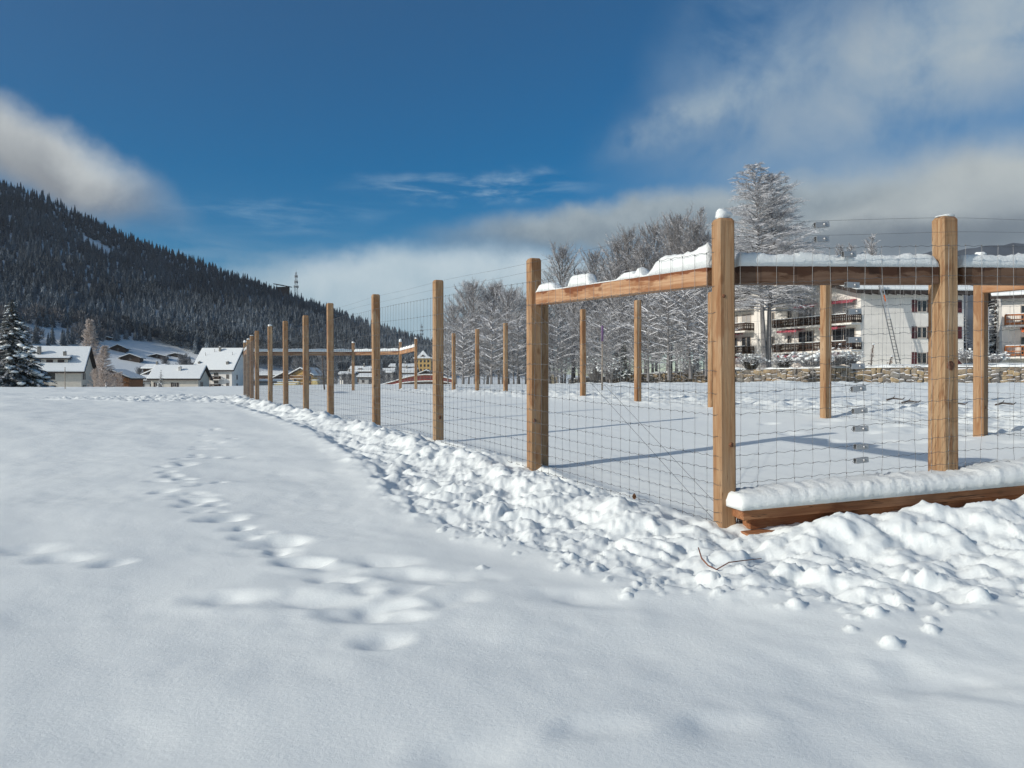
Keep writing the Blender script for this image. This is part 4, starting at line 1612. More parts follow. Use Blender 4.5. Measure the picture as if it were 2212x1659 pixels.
# small bare shrubs below the larch
shrub = variants(2, 'snowy_larch', h=3, crown_r=1.7, crown_lo=.05, n1=40, up=1.1, n2=7, n3=4, tw=.022)
for i, (xd, yt, Y) in enumerate(((206, 806, 140), (222, 812, 138), (240, 815, 138), (255, 812, 140))):
    x = X_(xd, Y)
    z = ZC - 2.3
    k = (ZC + (HY - yt) / F * Y - z) / 3
    tree_from(shrub[i % 2], 'shrub', 'pinkish frosted shrub between the cream house and the wooden barn', x, Y, z, (k * .75, k), i * 2.0, 'shrubs by the wooden barn', 'shrub')
# the round frosted tree behind the far end of the paddock
wil = variants(1, 'frosted_branches', h=6, crown_r=3.3, crown_lo=.06, n1=64, up=.95, n2=10, n3=6, tw=.03)
Y = 160
x = X_(702, Y); z = ZC - 2
k = (ZC + (HY - 766) / F * Y - z) / 6
tree_from(wil[0], 'frosted_tree', 'round frosted bare tree behind the long far rail', x, Y, z, (k * .78, k), 0)


def spruce(seed, h, r, whorls=24, per=11, snow_pads=True, droop=.25, mname='spruce_needles', dens=9, pad_p=.5):
    """spruce with layered drooping boughs, each a spray of needle blades, pads of snow on them"""
    rnd = random.Random(seed)
    trunk, crown, pads = MB(), MB(), MB()
    trunk.tube([(0, 0, -.5), (0, 0, h * .6), (0, 0, h * .98)], [.022 * h, .012 * h, .01], 7)
    for w in range(whorls):
        g = (w + .3) / whorls
        z0 = h * (.05 + .93 * g)
        R_ = r * (1 - g) ** .85 * rnd.uniform(.82, 1.12) + .06 * r
        n_b = max(5, int(per * (1 - .5 * g)))
        a0 = rnd.random() * 6.28
        for b in range(n_b):
            a = a0 + 2 * math.pi * b / n_b + rnd.uniform(-.25, .25)
            L = R_ * rnd.uniform(.72, 1.1)
            out = Vector((math.cos(a), math.sin(a), 0))
            sd = Vector((-math.sin(a), math.cos(a), 0))
            z1 = z0 + rnd.uniform(-.015, .015) * h
            pts = []
            for s_ in range(6):
                f = s_ / 5
                pts.append(Vector((0, 0, z1)) + out * L * f + Vector((0, 0, L * (.16 * f - droop * 1.9 * f * f + .28 * droop * f ** 3))))
            for s_ in range(5):
                crown.twig(pts[s_], pts[s_ + 1], .016 * (1 - s_ / 5) + .006, .016 * (1 - (s_ + 1) / 5) + .006)
                for q in range(dens):
                    f = (q + rnd.random()) / dens
                    p = pts[s_].lerp(pts[s_ + 1], f)
                    sg = 1 if q % 2 else -1
                    ln = L * rnd.uniform(.16, .34) * (1.05 - .5 * (s_ + f) / 5)
                    d = (out * rnd.uniform(.35, .8) + sd * sg * rnd.uniform(.5, 1) + Vector((0, 0, rnd.uniform(-.55, .05)))).normalized()
                    wv_ = d.cross(Vector((0, 0, 1)))
                    wv_ = (wv_.normalized() if wv_.length > .05 else sd) * ln * .17
                    m_ = p + d * ln * .5
                    e = p + d * ln + Vector((0, 0, -.08 * ln))
                    crown.add([p, m_ - wv_, e, m_ + wv_ + Vector((0, 0, .02))], [(0, 1, 2, 3)])
            if snow_pads and rnd.random() < pad_p:
                for s_ in range(2, 6):
                    if rnd.random() < .72:
                        p = pts[min(s_, 5)] + sd * rnd.uniform(-.12, .12) * L + Vector((0, 0, .04 * L + .02))
                        rr = L * rnd.uniform(.08, .17)
                        pads.blob(p, (rr * 1.1, rr * 1.1, rr * .42), rnd.randrange(1000), 1, .22)
    return trunk, crown, pads


def put_spruce(args, label, x, y, z, rz=0.0, name='spruce_tree', group=None, scale=(1, 1)):
    t_, c_, p_ = args[0]
    e_ = thing(name, label, 'tree', (x, y, z), rz, group)
    e_.scale = (scale[0], scale[0], scale[1])
    t_.build('trunk', M['bark'], e_)
    build2('crown', [(c_, args[1]), (p_, 'snow_cap')], e_)
    return e_


Y = 120
x = X_(26, Y); z = ZC - 1.4
h = ZC + (HY - 642) / F * Y - z
put_spruce((spruce(4, h, h * .37, 30, 13, True, .22, dens=14, pad_p=.26), 'spruce_needles'), 'big dark spruce with snow on its boughs at the left edge', x, Y, z)
Y = 128
x = X_(-18, Y); z = ZC - 1.4
put_spruce((spruce(14, 9.5, 3.6, 16, 10, True, .22, dens=9, pad_p=.26), 'spruce_needles'), 'lower dark spruce cut off by the left edge', x, Y, z)
Y = 80
x = X_(1350, Y); z = terrace_z(x, Y)
h = ZC + (HY - 733) / F * Y - z
put_spruce((spruce(8, h, h * .34, 13, 9, True, .24, dens=6), 'spruce_needles'), 'small snow-laden spruce behind the stone wall', x, Y, z)
for xd, yt, Y, rr, sd_, lab in ((2150, 622, 86, .30, 31, 'bluish snowy spruce before the orange balconies'), (2078, 660, 92, .22, 32, 'narrow snowy spruce at the corner of the apartment building')):
    x = X_(xd, Y); z = terrace_z(x, Y)
    h = ZC + (HY - yt) / F * Y - z
    put_spruce((spruce(sd_, h, h * rr, 20, 10, True, .2, dens=7), 'blue_spruce_needles'), lab, x, Y, z)
Y = 165
for xd, yt, lab in ((349, 800, 0), (330, 822, 1)):
    pass
x = X_(348, 158); z = ZC - 2.5
h = ZC + (HY - 797) / F * 158 - z
put_spruce((spruce(41, h, h * .26, 13, 8, True, .2, dens=5), 'blue_spruce_needles'), 'small snowy spruce left of the low white house', x - .02, 158, z)

# snow-laden bushes behind the wall ----------------------------------------


def bush(seed, r, h, n=260):
    rnd = random.Random(seed)
    b, s_ = MB(), MB()
    for i in range(n):
        a, c = rnd.uniform(0, 6.28), rnd.random()
        rr = math.sqrt(rnd.random())
        base = Vector((r * .3 * rr * math.cos(a), r * .3 * rr * math.sin(a), 0))
        tip = Vector((r * rnd.uniform(.3, 1) * math.cos(a), r * rnd.uniform(.3, 1) * math.sin(a), h * (1 - .55 * rr * rr) * rnd.uniform(.5, 1)))
        mid = base.lerp(tip, .55) + Vector((0, 0, h * .12))
        b.twig(base, mid, .018, .014)
        b.twig(mid, tip, .014, .008)
        for q in range(5):
            p = mid.lerp(tip, rnd.random())
            d = Vector((rnd.uniform(-1, 1), rnd.uniform(-1, 1), rnd.uniform(-.4, .9))).normalized() * rnd.uniform(.12, .3) * r * .6
            b.twig(p, p + d, .014, .006)
        if rnd.random() < .26:
            q = r * rnd.uniform(.04, .085)
            s_.blob(tip, (q * 1.3, q * 1.3, q * .65), rnd.randrange(999), 1, .3)
    return b, s_


BU = [(1622, 735 + 20, 70, 1.3, 'dark snow-laden bush left of the tall tree trunk'), (1694, 762, 70, 1.3, 'dark snow-laden bush right of the tall tree trunk'),
      (1752, 757, 69, 2.0, 'broad snow-laden bush under the lower balcony'), (1802, 742, 70, 1.7, 'snowy bush standing tallest before the lower balcony'), (1836, 758, 70, 1.2, 'snowy bush at the right end of the lower balcony'),
      (2088, 752, 68, 1.2, 'snowy bush at the right corner of the apartment building'), (2146, 760, 67, 1.2, 'snowy bush on the wall beside the bluish spruce'), (1322, 770, 80, 1.6, 'snowy bush left of the small spruce'), (1285, 762, 84, 1.7, 'snowy bush near the left end of the stone wall'), (1490, 772, 78, 1.2, 'snowy bush behind the wall, hidden partly by the near corner post')]
for i, (xd, yt, Y, r_, lab) in enumerate(BU):
    x = X_(xd, Y); z = terrace_z(x, Y)
    b_, s_ = bush(i, r_, ZC + (HY - yt) / F * Y - z, 190)
    e_ = thing('bush', lab, 'bush', (x, Y, z))
    build2('foliage', [(b_, 'bush_leaves' if i in (0, 1) else 'snowy_branches'), (s_, 'snow_cap')], e_)

# ------------------------------------------------------------------ stone wall and terrace
WL = [(1228, 96, 819, 833), (1300, 91, 813, 832), (1400, 86, 806, 831.5), (1590, 77.5, 797, 832), (1800, 71, 793, 833), (2020, 67, 791, 833), (2212, 64, 790, 834), (2420, 61, 789, 835)]
wp = []
for xd, Y, yt, yb in WL:
    x = X_(xd, Y)
    wp.append((x, Y, ZC + (HY - yt) / F * Y, ZC + (HY - yb) / F * Y))
wp.append((wp[-1][0] + 22, wp[-1][1] - 3, wp[-1][2], wp[-1][3]))


def wall_at(s):
    L = [math.hypot(wp[i + 1][0] - wp[i][0], wp[i + 1][1] - wp[i][1]) for i in range(len(wp) - 1)]
    k = 0
    while k < len(L) - 1 and s > L[k]:
        s -= L[k]
        k += 1
    f = s / L[k]
    q = [wp[k][j] * (1 - f) + wp[k + 1][j] * f for j in range(4)]
    t_ = Vector((wp[k + 1][0] - wp[k][0], wp[k + 1][1] - wp[k][1], 0)).normalized()
    return q, t_


wall_len = sum(math.hypot(wp[i + 1][0] - wp[i][0], wp[i + 1][1] - wp[i][1]) for i in range(len(wp) - 1)) - .05
rnd = random.Random(12)
wall = thing('stone_wall', 'long rubble stone retaining wall with snow along its top', 'wall', (wp[0][0], wp[0][1], 0))
inv = -Vector((wp[0][0], wp[0][1], 0))
core, cap_, st_ = MB(), MB(), MB()
for i in range(len(wp) - 1):
    a, b_ = wp[i], wp[i + 1]
    t_ = Vector((b_[0] - a[0], b_[1] - a[1], 0)).normalized()
    nb = Vector((-t_.y, t_.x, 0))
    pa_, pb_ = Vector((a[0], a[1], 0)) + inv, Vector((b_[0], b_[1], 0)) + inv
    core.hexa([pa_ + Vector((0, 0, a[3] - 1)), pb_ + Vector((0, 0, b_[3] - 1)), pb_ + nb * .5 + Vector((0, 0, b_[3] - 1)), pa_ + nb * .5 + Vector((0, 0, a[3] - 1)),
               pa_ + Vector((0, 0, a[2] - .05)), pb_ + Vector((0, 0, b_[2] - .05)), pb_ + nb * .5 + Vector((0, 0, b_[2] - .05)), pa_ + nb * .5 + Vector((0, 0, a[2] - .05))])
core.build('core', M['mortar'], wall)
# rows of field stones of every size
s = 0.0
zrow = 0.0
bmv = bmesh.new()
bmesh.ops.create_icosphere(bmv, subdivisions=2, radius=1)
ICO_V = [v.co.copy() for v in bmv.verts]
ICO_F = [tuple(v.index for v in f.verts) for f in bmv.faces]
bmv.free()
while s < wall_len:
    q, t_ = wall_at(s)
    H = q[2] - q[3] + .55
    colw = rnd.uniform(.38, .80)
    z = q[3] - .5
    while z < q[2] - .06:
        hh = min(rnd.uniform(.22, .56), q[2] - z + .02)
        ww = colw * rnd.uniform(.85, 1.35)
        c = Vector((q[0], q[1], 0)) + inv + t_ * (colw / 2 + rnd.uniform(-.1, .1)) + Vector((0, 0, z + hh / 2))
        nb = Vector((-t_.y, t_.x, 0))
        ang = rnd.uniform(-.35, .35)
        ph = [rnd.uniform(0, 6.28) for _ in range(3)]
        dep = rnd.uniform(.07, .16)
        vs = []
        for v in ICO_V:
            k = 1 + .16 * math.sin(3.3 * v.x + ph[0]) + .14 * math.sin(3.9 * v.z + ph[1] + v.x) + .08 * math.sin(6 * v.z + ph[2])
            ex = math.copysign(abs(v.x) ** .62, v.x) * ww * .50 * k
            ez = math.copysign(abs(v.z) ** .62, v.z) * hh * .50 * k
            ey = math.copysign(abs(v.y) ** .55, v.y) * dep
            vs.append(c + t_ * (ex * math.cos(ang) - ez * math.sin(ang)) + Vector((0, 0, ex * math.sin(ang) + ez * math.cos(ang))) + nb * (ey - .02))
        st_.add(vs, ICO_F)
        z += hh * .93
    s += colw * .95
st_.build('stonework', M['field_stone'], wall, True)
# snow lying along the top
n_st = int(wall_len / .22)
V, Fs = [], []
m_ = 7
for i in range(n_st):
    q, t_ = wall_at(min(wall_len - .01, i * .22))
    nb = Vector((-t_.y, t_.x, 0))
    for j in range(m_):
        a = math.pi * j / (m_ - 1)
        hgt = .15 + .06 * math.sin(i * .31) + .05 * math.sin(i * .83 + 1)
        V.append(Vector((q[0], q[1], 0)) + inv + nb * (.22 - .42 * math.cos(a) + .03 * math.sin(i * 1.7)) + Vector((0, 0, q[2] - .08 + hgt * math.sin(a) ** .7)))
for i in range(n_st - 1):
    for j in range(m_ - 1):
        a = i * m_ + j
        Fs.append((a, a + m_, a + m_ + 1, a + 1))
mb = MB(); mb.add(V, Fs)
mb.build('snow_layer', M['snow_cap'], wall, True)

# ground behind the wall
V, Fs = [], []
K1, K2 = 60, 26
for i in range(K1):
    q, t_ = wall_at(min(wall_len - .01, wall_len * i / (K1 - 1)))
    nb = Vector((-t_.y, t_.x, 0))
    for j in range(K2):
        d = .3 + (j / (K2 - 1)) ** 1.6 * 95
        x, y = q[0] + nb.x * d, q[1] + nb.y * d
        f = min(1, d / 6)
        z = (q[2] - .06) * (1 - f) + f * terrace_z(x, y) + .1 * math.sin(x * .7) * math.sin(y * .5) * f
        if d > 12:
            z += (d - 12) * .03
        V.append((x, y, z))
Fs = [tuple(int(v) for v in q) for q in grid_faces(K1, K2)[:, ::-1]]
me = bpy.data.meshes.new('terrace'); me.from_pydata(V, [], Fs)
link('terrace', me, M['snow'], None, True, kind='structure')

# ------------------------------------------------------------------ houses


def house(name, label, xdR, Y, phi, L, depth, zb, ze, zr, ridge='along', wall='plaster_cream', over=.7, roofm='roof_edge', snow=.3, group=None, cat='house', cx=False):
    """gabled house; xdR: column of its near right corner (or centre if cx); phi turns it; heights from eye level"""
    a = R(phi)
    px = X_(xdR, Y)
    dx, dy = math.cos(a), math.sin(a)
    k = .5 if cx else 1
    ox, oy = px - L * k * dx, Y - L * k * dy
    e_ = thing(name, label, cat, (ox, oy, ZC), a, group)
    mb = MB()
    if ridge == 'along':
        mb.prism([(0, 0, zb), (0, 0, ze), (0, depth / 2, zr), (0, depth, ze), (0, depth, zb)], (L, 0, 0))
    else:
        mb.prism([(0, 0, zb), (L, 0, zb), (L, 0, ze), (L / 2, 0, zr), (0, 0, ze)], (0, depth, 0))
    mb.build('wall', M[wall], e_)
    span = depth if ridge == 'along' else L
    sl = (zr - ze) / (span / 2)
    lift = .04

    def slab(o0, o1, t0, t1, inset):
        """both roof slopes as one ridge-folded sheet of thickness t1-t0"""
        mb_ = MB()
        ov = over - inset
        run = [(-ov, ze - ov * sl), (span / 2, zr), (span + ov, ze - ov * sl)]
        poly = [(u, z + lift + t0) for u, z in run] + [(u, z + lift + t1) for u, z in reversed(run)]
        if ridge == 'along':
            mb_.prism([(-ov, u, z) for u, z in poly], (L + 2 * ov, 0, 0))
        else:
            mb_.prism([(u, -ov, z) for u, z in poly], (0, depth + 2 * ov, 0))
        return mb_
    slab(0, 0, 0, .24, 0).build('roof', M[roofm], e_)
    bevel(slab(0, 0, .243, .243 + snow, .05).build('snow_layer', M['roof_snow'], e_), min(.12, snow * .4), 2)
    e_['tmp'] = 1
    del e_['tmp']
    return e_


def window(e_, face, u, z, w, h, L=0, depth=0, shutter=None, frame='window_frame', pane='glass_dark', mull=1, nodeep=.0):
    """a window set on one face of a house, its pane as a sub-part"""
    mf, mp = MB(), MB()
    t = .07

    def bx(mb, u0, u1, z0, z1, d0, d1):
        if face == 'front':
            mb.box(u0, u1, -d1, -d0, z0, z1)
        elif face == 'right':
            mb.box(L + d0, L + d1, u0, u1, z0, z1)
        else:
            mb.box(-d1, -d0, u0, u1, z0, z1)
    bx(mf, u, u + t, z, z + h, .003, .06); bx(mf, u + w - t, u + w, z, z + h, .003, .06)
    bx(mf, u + t, u + w - t, z + h - t, z + h, .003, .058); bx(mf, u + t, u + w - t, z, z + t, .003, .085)
    for k in range(mull):
        m_ = u + w * (k + 1) / (mull + 1)
        bx(mf, m_ - .03, m_ + .03, z + t, z + h - t, .003, .05)
    f = mf.build('window', M[frame], e_)
    bx(mp, u + t, u + w - t, z + t, z + h - t, .006, .02)
    mp.build('pane', M[pane], f)
    if shutter:
        for s0 in (u - w * .52, u + w + w * .04):
            ms = MB()
            bx(ms, s0, s0 + w * .48, z - .02, z + h + .02, .01, .05)
            ms.build('shutter', M[shutter], e_)
    return f


def chimney(e_, x, y, z0, z1, w=.6, m='chimney_render'):
    mb = MB()
    mb.box(x - w / 2, x + w / 2, y - w / 2, y + w / 2, z0, z1)
    mb.box(x - w / 2 - .06, x + w / 2 + .06, y - w / 2 - .06, y + w / 2 + .06, z1, z1 + .1)
    c_ = bevel(mb.build('chimney', M[m], e_), .02)
    mb = MB(); mb.blob((x, y, z1 + .16), (w * .55, w * .55, .13), int(x * 10), 2, .1)
    mb.build('snow_cap', M['snow_cap'], c_, True)


def balcony(e_, pts_fn, a0, a1, z, out, m='balcony_wood', h=.95, gap=.16):
    """slab with a pierced board railing; pts_fn(a, d) -> point at a along the face, d away from it"""
    mb = MB()
    p = [pts_fn(a0, .01), pts_fn(a1, .01), pts_fn(a1, out), pts_fn(a0, out)]
    mb.prism([Vector((q[0], q[1], z - .16)) for q in p], (0, 0, .16))
    b_ = mb.build('balcony', M['plaster_white'], e_)
    rb = MB()

    def run(p0, p1):
        p0, p1 = Vector((p0[0], p0[1], z)), Vector((p1[0], p1[1], z))
        L_ = (p1 - p0).length
        d = (p1 - p0).normalized()
        for zz, hh in ((.04, .20), (.47, .10), (h - .16, .16)):
            rb.bar(p0 + Vector((0, 0, zz + hh / 2)), p1 + Vector((0, 0, zz + hh / 2)), .07, hh)
        n = max(2, int(L_ / gap))
        for i in range(n + 1):
            q = p0 + d * (L_ * i / n)
            rb.bar(q + Vector((0, 0, .04)), q + Vector((0, 0, h - .05)), gap * .60, .03, d)
    run(p[3], p[2]); run(p[0], p[3]); run(p[2], p[1])
    rl = rb.build('railing', M[m], b_)
    mb = MB()
    q0, q1 = Vector((p[3][0], p[3][1], z + h + .03)), Vector((p[2][0], p[2][1], z + h + .03))
    mb.bar(q0, q1, .11, .07)
    bevel(mb.build('snow_layer', M['snow_cap'], b_), .025)
    return b_


# cream house at the left, with its long dormer
eA = house('cream_house', 'cream house with a long dormer and steep snowy roof behind the big spruce', 176, 170, 15, 15, 10.5, -4, 2.15, 6.7, 'along', 'plaster_cream', .8)
mb = MB(); mb.box(5.5, 12.2, 1.15, 5.0, 2.6, 4.35)
dm = mb.build('dormer', M['plaster_cream'], eA)
mb = MB(); mb.prism([(5.0, .7, 4.36), (5.0, .7, 4.56), (5.0, 5.2, 5.55), (5.0, 5.2, 5.35)], (7.7, 0, 0)); mb.build('roof', M['roof_edge'], dm)
mb = MB(); mb.prism([(5.05, .75, 4.58), (5.05, .75, 4.86), (5.05, 5.2, 5.86), (5.05, 5.2, 5.57)], (7.6, 0, 0)); bevel(mb.build('snow_layer', M['roof_snow'], dm), .08)
for u in (6.0, 8.2, 10.3):
    mb = MB(); mb.box(u, u + 1.25, 1.10, 1.145, 3.05, 4.25); mb.build('window', M['shutter_dark'], dm)
for u, z, w, h in ((8.0, .2, 2.1, 1.5), (11.0 - 4.8, .3, .8, 1.1)):
    window(eA, 'front', u, z, w, h, shutter=None, pane='glass_dark', frame='shutter_dark', mull=2)
for u, z, w, h in ((8.0, -2.3, .9, 1.3), (9.3, -2.3, .9, 1.3), (5.3, -2.4, 1.0, 1.0), (3.0, -2.4, 1.0, 1.0)):
    window(eA, 'front', u, z, w, h, frame='shutter_dark')
for u, z in ((1.2, .2), (2.6, .2), (1.2, -2.3), (2.6, -2.3)):
    window(eA, 'right', u, z, .6, 1.35, L=15, frame='shutter_dark')
chimney(eA, 6.4, 3.2, 4.8, 6.9, .65); chimney(eA, 11.4, 2.2, 4.3, 5.9, .55)

# low white house
eB = house('low_house', 'long low cream house with a tall chimney on its snowy front slope', 428, 170, 6, 9.3, 8.8, -3, .38, 2.75, 'along', 'plaster_cream', .65)
chimney(eB, 5.1, 2.2, 1.3, 2.75, .55, 'plaster_grey')
mb = MB(); mb.tube([(6.2, 3.0, 1.8), (6.2, 3.0, 2.6)], .05, 6); mb.build('vent_pipe', M['roof_edge'], eB)
for u in (.9, 4.3):
    window(eB, 'front', u, -1.3, .75, .85, shutter='shutter_dark')
window(eB, 'right', 2.2, -1.2, .9, .9, L=9.3, shutter='shutter_dark')
# steep white house
eC = house('tall_house', 'tall white house under a huge steep snowy roof', 501, 200, -1, 9.0, 12.5, -4, 2.75, 7.6, 'along', 'plaster_white', .75)
chimney(eC, 4.2, 5.2, 6.6, 8.2, .5); chimney(eC, .6, 1.2, 3.5, 4.5, .5); chimney(eC, 7.6, 1.0, 3.4, 4.5, .6)
for x, y in ((3.0, 4.8), (1.2, 3.6), (7.8, 3.8)):
    mb = MB(); mb.tube([(x, y, 4.5), (x, y, 3.2 + y * .78 + .9)], .045, 6); mb.build('vent_pipe', M['roof_edge'], eC)
for z in (.3, -1.6):
    balcony(eC, lambda a, d: Vector((a, -d, 0)), 3.6, 6.2, z, 1.1, 'balcony_wood', .75, .3)
    window(eC, 'front', 4.6, z + .1, 1.1, 1.5, frame='window_frame')
for z in (.2, -1.9):
    window(eC, 'right', 3.0, z, .9, 1.2, L=9.0, frame='window_frame')
    window(eC, 'front', 7.6, z + .2, .7, 1.1, frame='window_frame')
# wooden barn
eD = house('wooden_barn', 'brown boarded barn with its gable to the field, right of the larches', 279, 196, 8, 8.6, 11, -3, .45, 2.25, 'deep', 'brown_boards', .6)
for u in (3.0, 4.8):
    window(eD, 'front', u, -1.5, .8, .9, frame='dark_boards')
# smaller houses of the village: name, label, centre column, depth, turn, width px, depth m, rows of base / eave / ridge, ridge way, wall
SMALL = [
    ('small_house', 'small snowy-roofed house low between the barn and the long low house', 318, 225, 4, 34, 8, 838, 823, 811, 'along', 'plaster_grey'),
    ('chalet', 'dark little chalet with dormers above the low house, under the meadow', 327, 285, 0, 36, 8, 815, 797, 787, 'along', 'dark_boards'),
    ('barn', 'dark boarded gable half hidden behind the roof of the low house', 343, 240, 0, 66, 9, 835, 811, 793, 'deep', 'dark_boards'),
    ('long_shed', 'long low snow-roofed shed behind the far corner of the paddock', 557, 214, 0, 108, 7, 834, 826, 820, 'along', 'plaster_grey'),
    ('house', 'snowy-roofed house seen between the fourth and fifth trodden-side posts', 580, 262, 0, 42, 9, 827, 812, 802, 'along', 'brown_boards'),
    ('barn', 'big dark gabled barn beside the yellow balconied chalet', 615, 256, -6, 44, 12, 830, 817, 803, 'deep', 'dark_boards'),
    ('chalet', 'yellowish chalet with brown balconies and a broad snowy gable', 650, 246, -8, 52, 12, 834, 811, 794, 'deep', 'plaster_yellow'),
    ('long_house', 'grey low house with a long narrow snow roof behind the hedge', 748, 305, 0, 30, 8, 822, 810, 803, 'along', 'plaster_grey'),
    ('house', 'house with an eyebrow dormer in its white roof, left of the thin far-end post', 778, 345, 0, 46, 11, 818, 803, 791, 'along', 'dark_boards'),
    ('house', 'pale house with a snowy lean-to roof and balcony, behind the thin far-end post', 794, 275, 0, 38, 10, 832, 816, 807, 'along', 'plaster_grey'),
    ('house', 'snow-roofed house low between the two nearest trodden-side posts', 834, 335, 0, 30, 10, 816, 806, 796, 'along', 'plaster_grey'),
    ('house', 'farther snow-roofed house left below the yellow tower house', 868, 392, 0, 52, 12, 801, 793, 786, 'along', 'dark_boards'),
    ('house', 'nearer snow-roofed house left below the yellow tower house', 870, 345, 0, 54, 11, 816, 806, 795, 'along', 'plaster_grey'),
    ('house', 'snow-roofed house half hidden behind the red footbridge', 884, 300, 0, 34, 9, 829, 817, 810, 'along', 'plaster_grey'),
    ('house', 'low gabled house right below the yellow tower house', 921, 335, 0, 30, 10, 818, 808, 799, 'deep', 'dark_boards'),
]
for i, (nm, lab, xc, Y, ph, wpx, dep, yb, ye, yr, rd, wm) in enumerate(SMALL):
    L = wpx / F * Y
    z_ = lambda r_, yy: (HY - r_) / F * yy
    zr_ = z_(yr, Y + dep / 2) if rd == 'along' else z_(yr, Y)
    e_ = house(nm, lab, xc, Y, ph, L, dep, z_(yb, Y) - 1.5, z_(ye, Y), zr_ - .5, rd, wm, .7, snow=.4, cx=True)
    hw = z_(ye, Y) - z_(yb, Y)
    nwin = max(2, int(L / 3.2))
    for k in range(nwin):
        if hw > 1.6:
            window(e_, 'front', L * (k + .5) / nwin - .45, z_(ye, Y) - min(1.7, hw), .9, 1.0, frame='window_frame' if 'plaster' in wm else 'shutter_dark', mull=1)
    if i in (1, 7, 8, 11, 12):
        chimney(e_, L * .6, dep * .4, z_(ye, Y), zr_ + .9, .6)
    if nm == 'chalet' and wm == 'plaster_yellow':
        for z in (z_(ye, Y) - .9, z_(ye, Y) - 2.9):
            balcony(e_, lambda a, d: Vector((a, -d, 0)), .6, L - .6, z, 1.0, 'brown_boards', .8, .4)
    if i == 8:
        mb = MB(); mb.prism([(L * .35, .6, z_(799, Y)), (L * .62, .6, z_(799, Y)), (L * .56, .6, z_(795.5, Y)), (L * .41, .6, z_(795.5, Y))], (0, 3.5, 0))
        mb.build('dormer', M['dark_boards'], e_)
# chalets on the meadow of the slope
for (xc, yb, yr, hp, lab) in ((255, 759, 744, 15, 'dark chalet highest on the meadow, right of the larch tops'), (281, 780, 764, 20, 'broad gabled chalet left on the meadow'), (339, 774, 765, 18, 'low gabled chalet in the middle of the meadow'),
                               (379, 771, 763, 15, 'dark low chalet at the right of the meadow'), (224, 732, 726, 10, 'small dark shed on the slope behind the larches')):
    x, y, z = hill_find(xc, yb)
    px = y / F
    e_ = house('chalet', lab, xc, y, 10, hp * 2 * px, 9, z - ZC - 3, z - ZC + (yb - yr) * px * .45, z - ZC + (yb - yr) * px * .92, 'deep', 'dark_boards', 1.3, snow=.45, cx=True, group='chalets on the slope meadow')
    window(e_, 'front', hp * px - .6, z - ZC + .8, 1.2, 1.1, frame='window_frame')
# yellow tower house
Y = 430.0
px = Y / F
xt, zt0, zt1 = X_(913, Y), (HY - 806) * px, (HY - 774) * px
e_ = thing('tower_house', 'yellow four-storey tower house with a pointed snowy roof', 'house', (xt, Y, ZC), R(3))
hw_ = 17.5 * px
mb = MB(); mb.box(-hw_, hw_, 0, hw_ * 2, zt0 - 4, zt1); mb.build('wall', M['plaster_yellow'], e_)
mb = MB()
pk = (HY - 756) * px
o_ = hw_ + .8
mb.add([(-o_, -.8, zt1), (o_, -.8, zt1), (o_, hw_ * 2 + .8, zt1), (-o_, hw_ * 2 + .8, zt1), (-o_, -.8, zt1 + .35), (o_, -.8, zt1 + .35), (o_, hw_ * 2 + .8, zt1 + .35), (-o_, hw_ * 2 + .8, zt1 + .35),
        (-hw_ * .62, hw_ * .38, zt1 + 1.2), (hw_ * .62, hw_ * .38, zt1 + 1.2), (hw_ * .62, hw_ * 1.62, zt1 + 1.2), (-hw_ * .62, hw_ * 1.62, zt1 + 1.2), (0, hw_, pk)],
       [(3, 2, 1, 0), (0, 1, 5, 4), (1, 2, 6, 5), (2, 3, 7, 6), (3, 0, 4, 7), (4, 5, 9, 8), (5, 6, 10, 9), (6, 7, 11, 10), (7, 4, 8, 11), (8, 9, 12), (9, 10, 12), (10, 11, 12), (11, 8, 12)])
mb.build('roof', M['roof_snow'], e_)
mb = MB(); mb.prism([(-1.6, .6, zt1 + .5), (1.6, .6, zt1 + .5), (0, .6, zt1 + 2.0)], (0, 3, 0)); mb.build('dormer', M['dark_boards'], e_)
for r_ in range(3):
    for k in range(4):
        u = -hw_ + .8 + k * (hw_ * 2 - 2.6) / 3
        window(e_, 'front', u, zt1 - 2.1 - r_ * 2.3, 1.0, 1.3, frame='shutter_dark')

# lumber yard behind the far corner
for (x0, x1, y0, y1, Y, lab) in ((597, 646, 825.6, 828.6, 188, 'long low stack of yellow boards beyond the field'), (672, 687, 822, 828, 186, 'short yellow stack of boards by the round frosted tree'), (590, 640, 830, 833, 184, 'lower brown stack of logs below the yellow boards')):
    xa, xb = X_(x0, Y), X_(x1, Y)
    e_ = thing('lumber_stack', lab, 'lumber stack', ((xa + xb) / 2, Y, ZC), 0, 'stacks in the lumber yard')
    L2 = (xb - xa) / 2
    za, zb_ = (HY - y1) / F * Y, (HY - y0) / F * Y
    mb = MB()
    n = 3
    for k in range(n):
        for j in range(4):
            mb.box(-L2 + .05 * ((k * 7 + j * 3) % 5), L2 - .06 * ((k + j * 2) % 4), j * .36, j * .36 + .33, za - 1.2 + (zb_ - za + 1.2) * k / n, za - 1.2 + (zb_ - za + 1.2) * (k + .92) / n)
    mb.build('boards', M['yellow_timber' if 'yellow' in lab else 'brown_boards'], e_)
    mb = MB(); mb.box(-L2 + .1, L2 - .1, .02, 1.38, zb_ + .004, zb_ + .22)
    bevel(mb.build('snow_layer', M['snow_cap'], e_), .07)
for k, xd in enumerate((736.5, 740.8)):
    mb = MB(); q = P(xd, 829, 118); mb.tube([q - Vector((0, 0, 1)), P(xd, 822, 118), P(xd, 821.4, 118)], [.09, .09, .05], 8)
    mb.build('white_post', M['plaster_white'], None, True, label='short white post before the hedge, %s of the pair' % ('left' if k == 0 else 'right'), category='post', group='pair of white posts')

